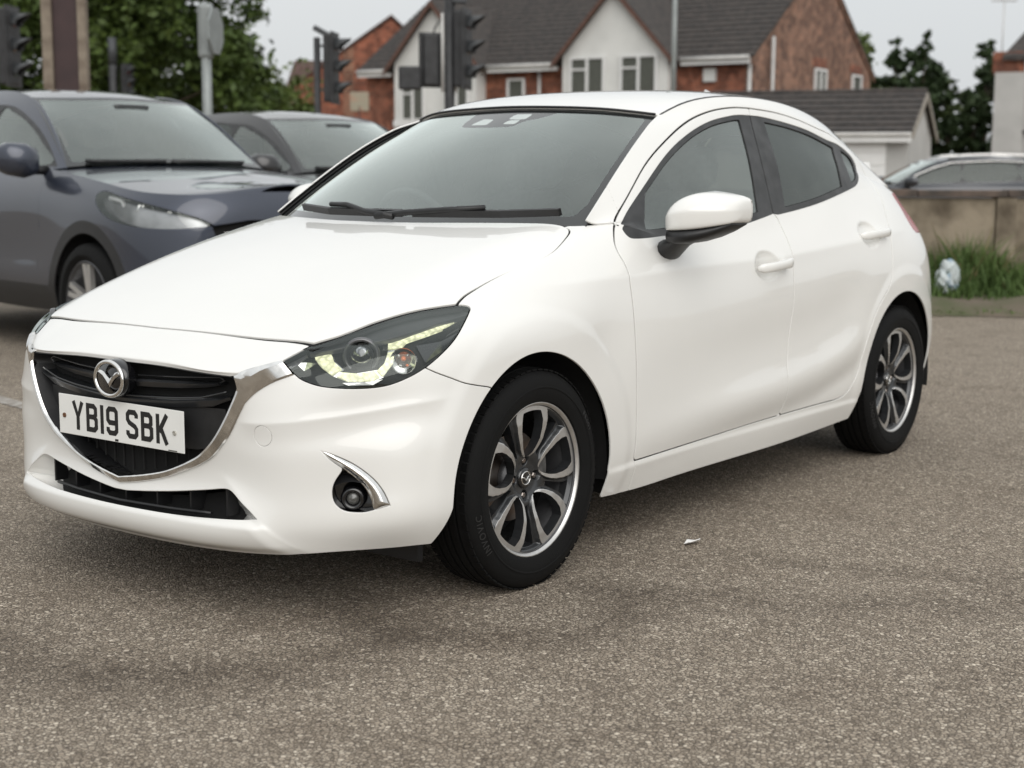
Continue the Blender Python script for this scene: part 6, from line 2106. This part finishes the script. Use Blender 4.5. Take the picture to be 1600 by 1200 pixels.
    t = t.cut(dline(t))[1]
    for s in (0, 1):
        mm = (lambda a: a.mirrored()) if s else (lambda a: a)
        tm_obj('body_side', flanged(mm(t), .012, .002, skip=mid), paint, root)
        if clad is not None: tm_obj('cladding', flanged(mm(clad), .012, .003, skip=mid), BLACKP, root)
        sr_ = tm_obj('window_surround', mm(surround.offset(-.002)), SATINB, root)
        for gI, g_ in enumerate(glass):
            tm_obj('window_glass', mm(g_.offset(-.006)), (GLASSF if gI == 0 and not chrome_line else GLASSP), root)
        hd = tm_obj('headlamp', mm(lamp.offset(-.0)), LENS, root)
        tm_obj('lamp_bowl', mm(lamp.offset(-.06)), mat('lamp_bowl_grey', (.50, .50, .51), .25, metal=.7, build=vary(8, .4)), hd)
        m_ = np.array([1, -1 if s else 1, 1])
        for (cx, cy, cz, r_) in ((.46, .755, .880, .058), (.62, .665, .855, .050)):
            oriented([(r_, -.01), (r_ * .95, .01), (r_ * .7, .004), (r_ * .4, .012), (0, .016)], 'lamp_projector', LAMPSIL, hd, c=np.array([cx * k1, cy * k2, cz * k3]) * m_, mrot=Vector((.9, .45 * m_[1], .0)).normalized().to_track_quat('Z', 'Y').to_matrix(), n=20)
        MB().tube([tuple(np.array([x * k1, y * k2, z * k3]) * m_) for x, y, z in ((.20,.84,.945),(.30,.82,.93),(.34,.80,.86),(.44,.77,.835))], .014, 8).build('lamp_strip', UPVC, hd, smooth=True)
        MB().tube([tuple(np.array([x * k1, y * k2, z * k3]) * m_) for x, y, z in ((.22,.84,.955),(.45,.78,.925),(.66,.66,.88),(.80,.55,.84))], .007, 8).build('lamp_strip', CHROME, hd, smooth=True)
        # mirrors
        if not (skip_mirror and s == 0): suv_mirror(root, paint, K, m_)
        if chrome_line:
            MB().tube([tuple(np.array([x * k1, (np.interp(z, [1.1, 1.55], [.80, .665]) + .004) * k2, z * k3]) * m_) for x, z in ((-.60,1.13),(-.85,1.30),(-1.1,1.42),(-1.36,1.51),(-1.6,1.53),(-2.1,1.555),(-2.45,1.54),(-2.9,1.485),(-3.08,1.36))], .011, 8).build('chrome_strip', CHROME, root, smooth=True)
            MB().tube([tuple(np.array([x * k1, .60 * k2, z * k3]) * m_) for x, z in ((-1.35,1.60),(-1.6,1.655),(-2.1,1.675),(-2.6,1.66),(-2.9,1.60))], .018, 8).build('roof_rail', CHROME, root, smooth=True)
        for ax in (0, -WBs):
            w = copy_tree(simple_wheel, root)
            w.location = (ax, (.915 * k2 - .10) * m_[1], .345 * k3)
            w.scale = (k3 * 1.1, 1.1, k3 * 1.1)
            if s: w.rotation_euler = (0, 0, math.pi)
            MB().lathe([(.40 * k3, .88 * k2 * m_[1]), (.40 * k3, .45 * m_[1]), (.02, .45 * m_[1])], n=24, o=(ax, 0, .36 * k3), a0=R_(-20), a1=R_(200)).build('wheel_well_liner', MATTEB, root, smooth=True)
    gv_ = both(gril)
    gg = tm_obj('grille', gv_.offset(-.05), MATTEB, root)
    for z in (.55, .62, .69, .76):
        w_ = float(np.interp(z, [.5, .62, .8], [.33, .47, .54])) * k2
        MB().tube([(.905 * k1 - .14 * (abs(y) / .6) ** 2, y, z * k3) for y in np.linspace(-w_, w_, 9)], .012, 6).build('grille_bar', CHROME, gg, smooth=True)
    # bonnet: from the side's top row to a crowned centre
    n = 28
    rows = []
    for i in range(n + 1):
        f = i / n
        jj = int(f * int(np.searchsorted(q, ks[6])))
        e = G[jj, 0]
        rows.append(e)
    E = np.array(rows)
    xs = np.linspace(-.50 * k1, .855 * k1, 60)
    hs = []
    for x in xs:
        ye = float(np.interp(-x, -E[:, 0], E[:, 1])); ze = float(np.interp(-x, -E[:, 0], E[:, 2]))
        hs.append([(x, ye * v, ze + .045 * k3 * (1 - v ** 2.4)) for v in np.linspace(0, 1, 24)])
    hm = grid_tm(np.array(hs))
    if hm.N[:, 2].mean() < 0: hm = TM(hm.V, hm.F[:, ::-1])
    tm_obj('bonnet', flanged(both(hm), .01, .002), paint, root)
    Wt = np.array([
     [(-.40,0,1.150),(-.62,0,1.295),(-.86,0,1.440),(-1.10,0,1.565)],
     [(-.42,.35,1.145),(-.64,.33,1.288),(-.88,.31,1.430),(-1.12,.30,1.558)],
     [(-.52,.735,1.118),(-.74,.70,1.27),(-.98,.655,1.425),(-1.25,.595,1.553)]]) * K
    Wg, _ = loft(Wt, 30, 30, mirror='y')
    wt = grid_tm(Wg)
    if wt.N[:, 2].mean() < 0: wt = TM(wt.V, wt.F[:, ::-1])
    uvs = np.stack(np.meshgrid(np.linspace(0, 1, 30), np.linspace(0, 1, 30), indexing='ij'), 2).reshape(-1, 2)
    clr, brd = wt.cut(np.maximum(uvs[:, 0] - .94, np.maximum(.05 - uvs[:, 1], uvs[:, 1] - .95)))
    wsO = tm_obj('windscreen', both(clr), GLASSW, root)
    tm_obj('windscreen_border', both(brd), FRIT, wsO)
    MB().box((-1.02 * k1, 0, 1.50 * k3), (.10, .26, .05), bev=.015).build('sensor_shroud', FRIT, wsO)
    MB().tube([(-.40 * k1 - .12 * (y / .7) ** 2, y, 1.155 * k3) for y in (-.05, .1, .25, .4, .55)], .014, 6).build('wiper', BLACKP, root, smooth=True)
    MB().tube([(-.40 * k1 - .12 * (y / .7) ** 2, y, 1.155 * k3) for y in (-.62, -.5, -.35, -.2, -.1)], .014, 6).build('wiper', BLACKP, root, smooth=True)
    Rt = np.array([
     [(-1.10,0,1.567),(-1.35,0,1.612),(-1.8,0,1.640),(-2.5,0,1.632),(-3.0,0,1.585),(-3.28,0,1.53)],
     [(-1.12,.30,1.56),(-1.37,.3,1.605),(-1.8,.3,1.633),(-2.5,.3,1.625),(-3.0,.3,1.578),(-3.27,.3,1.52)],
     [(-1.25,.595,1.555),(-1.45,.60,1.575),(-1.8,.60,1.592),(-2.5,.592,1.592),(-2.95,.565,1.54),(-3.15,.53,1.49)]]) * K
    Rg, _ = loft(Rt, 24, 50, mirror='y')
    rt = grid_tm(Rg)
    if rt.N[:, 2].mean() < 0: rt = TM(rt.V, rt.F[:, ::-1])
    tm_obj('roof', flanged(both(rt), .01, .003), paint, root)
    tm_obj('roof_lining', both(rt.offset(-.035)), LINING, root)
    A1 = cubic([0, .3, .53], Rt[:, -1], np.linspace(0, .53, 12)); B1 = cubic([0, .42, .70], np.array([(-3.47,0,1.19),(-3.42,.42,1.19),(-3.2,.70,1.185)]) * K, np.linspace(0, .70, 12))
    rg_ = grid_tm(np.stack([A1 * (1 - u) + B1 * u for u in np.linspace(0, 1, 8)], 1))
    tm_obj('rear_screen', both(rg_), GLASSP, root)
    MB().box((-1.4 * k1, 0, .36 * k3), (3.4 * k1, 1.15 * k2, .16)).build('floor_pan', MATTEB, root)
    MB().box((-1.34 * k1, 0, .355 * k3), (1.75 * k1, 1.72 * k2, .14)).build('floor_pan', MATTEB, root)
    MB().box((-.75 * k1, 0, .98 * k3), (.45, 1.4 * k2, .22), bev=.05).build('dashboard', DASH, root)
    for y in (-.37, .37):
        sb = MB().box((-1.72 * k1, y * k2, .95 * k3), (.16, .48, .62), rot=Matrix.Rotation(R_(-14), 3, 'Y'), bev=.06).build('seat_back', SEAT, root, smooth=True)
        MB().box((-1.82 * k1, y * k2, 1.33 * k3), (.10, .27, .17), rot=Matrix.Rotation(R_(-14), 3, 'Y'), bev=.045).build('headrest', SEAT, sb, smooth=True)
    MB().box((-2.65 * k1, 0, .98 * k3), (.16, 1.25 * k2, .62), bev=.06).build('rear_bench', SEAT, root, smooth=True)
    root.location = loc
    root.rotation_euler = (0, 0, rz)
    return root

# a plainer wheel for the cars behind
simple_wheel = empty('wheel')
pr = [(.215, -.08), (.25, -.10), (.29, -.092), (.308, -.07), (.313, -.03)]
MB().lathe(pr + [(r_, -h_) for r_, h_ in reversed(pr)], n=48).build('tyre', RUBBER, simple_wheel, auto=40)
MB().lathe([(.222, .082), (.215, .09), (.20, .07), (.19, .0), (.05, -.02), (0, -.02)], n=40).build('rim', BARREL, simple_wheel, smooth=True)
for k_ in range(5):
    a = R_(90 + 72 * k_)
    for off in (-.13, .13):
        b = MB().add([(.03, .072, -.018), (.205, .084, -.013), (.205, .084, .013), (.03, .072, .018), (.03, .04, -.022), (.205, .06, -.017), (.205, .06, .017), (.03, .04, .022)], [(0, 1, 2, 3), (4, 7, 6, 5), (0, 4, 5, 1), (2, 6, 7, 3), (1, 5, 6, 2)])
        ca, sa = math.cos(a + off), math.sin(a + off)
        b.v = [(p[0] * ca - p[2] * sa, p[1], p[0] * sa + p[2] * ca) for p in b.v]
        b.build('spoke', ALLOY, simple_wheel)
MB().lathe([(.045, .05), (.04, .082), (0, .085)], n=20).build('hub_cap', ALLOY, simple_wheel, smooth=True)

def metallic(name, c):
    return mat(name, c, .35, metal=.55, coat=1.0, build=vary(400, .15, detail=2))
GREYP = metallic('grey_blue_metallic', (.036, .043, .064))
BLKP = metallic('black_brown_metallic', (.018, .017, .018))
SILVP = metallic('dark_silver_metallic', (.032, .034, .040))
make_suv('parked_suv', 'dark blue-grey SUV parked at the left facing the white hatchback', GREYP, k=(1, 1, 1.055), loc=(-3.19, -4.07, 0), rz=R_(81))
make_suv('parked_suv', 'black SUV parked behind the blue-grey one, only roof and windscreen showing', BLKP, k=(1, 1, 1.03), loc=(-5.95, -4.75, 0), rz=R_(81))
pe = gp(5.85, 25.5)
make_suv('estate_car', 'dark estate car with silver window line passing behind the concrete wall', SILVP, k=(1.06, .98, .90), cladding=False, chrome_line=True, loc=(pe.x, pe.y, 0), rz=GANG + math.pi)
for o in list(simple_wheel.children): bpy.data.objects.remove(o, do_unlink=True)
bpy.data.objects.remove(simple_wheel, do_unlink=True)
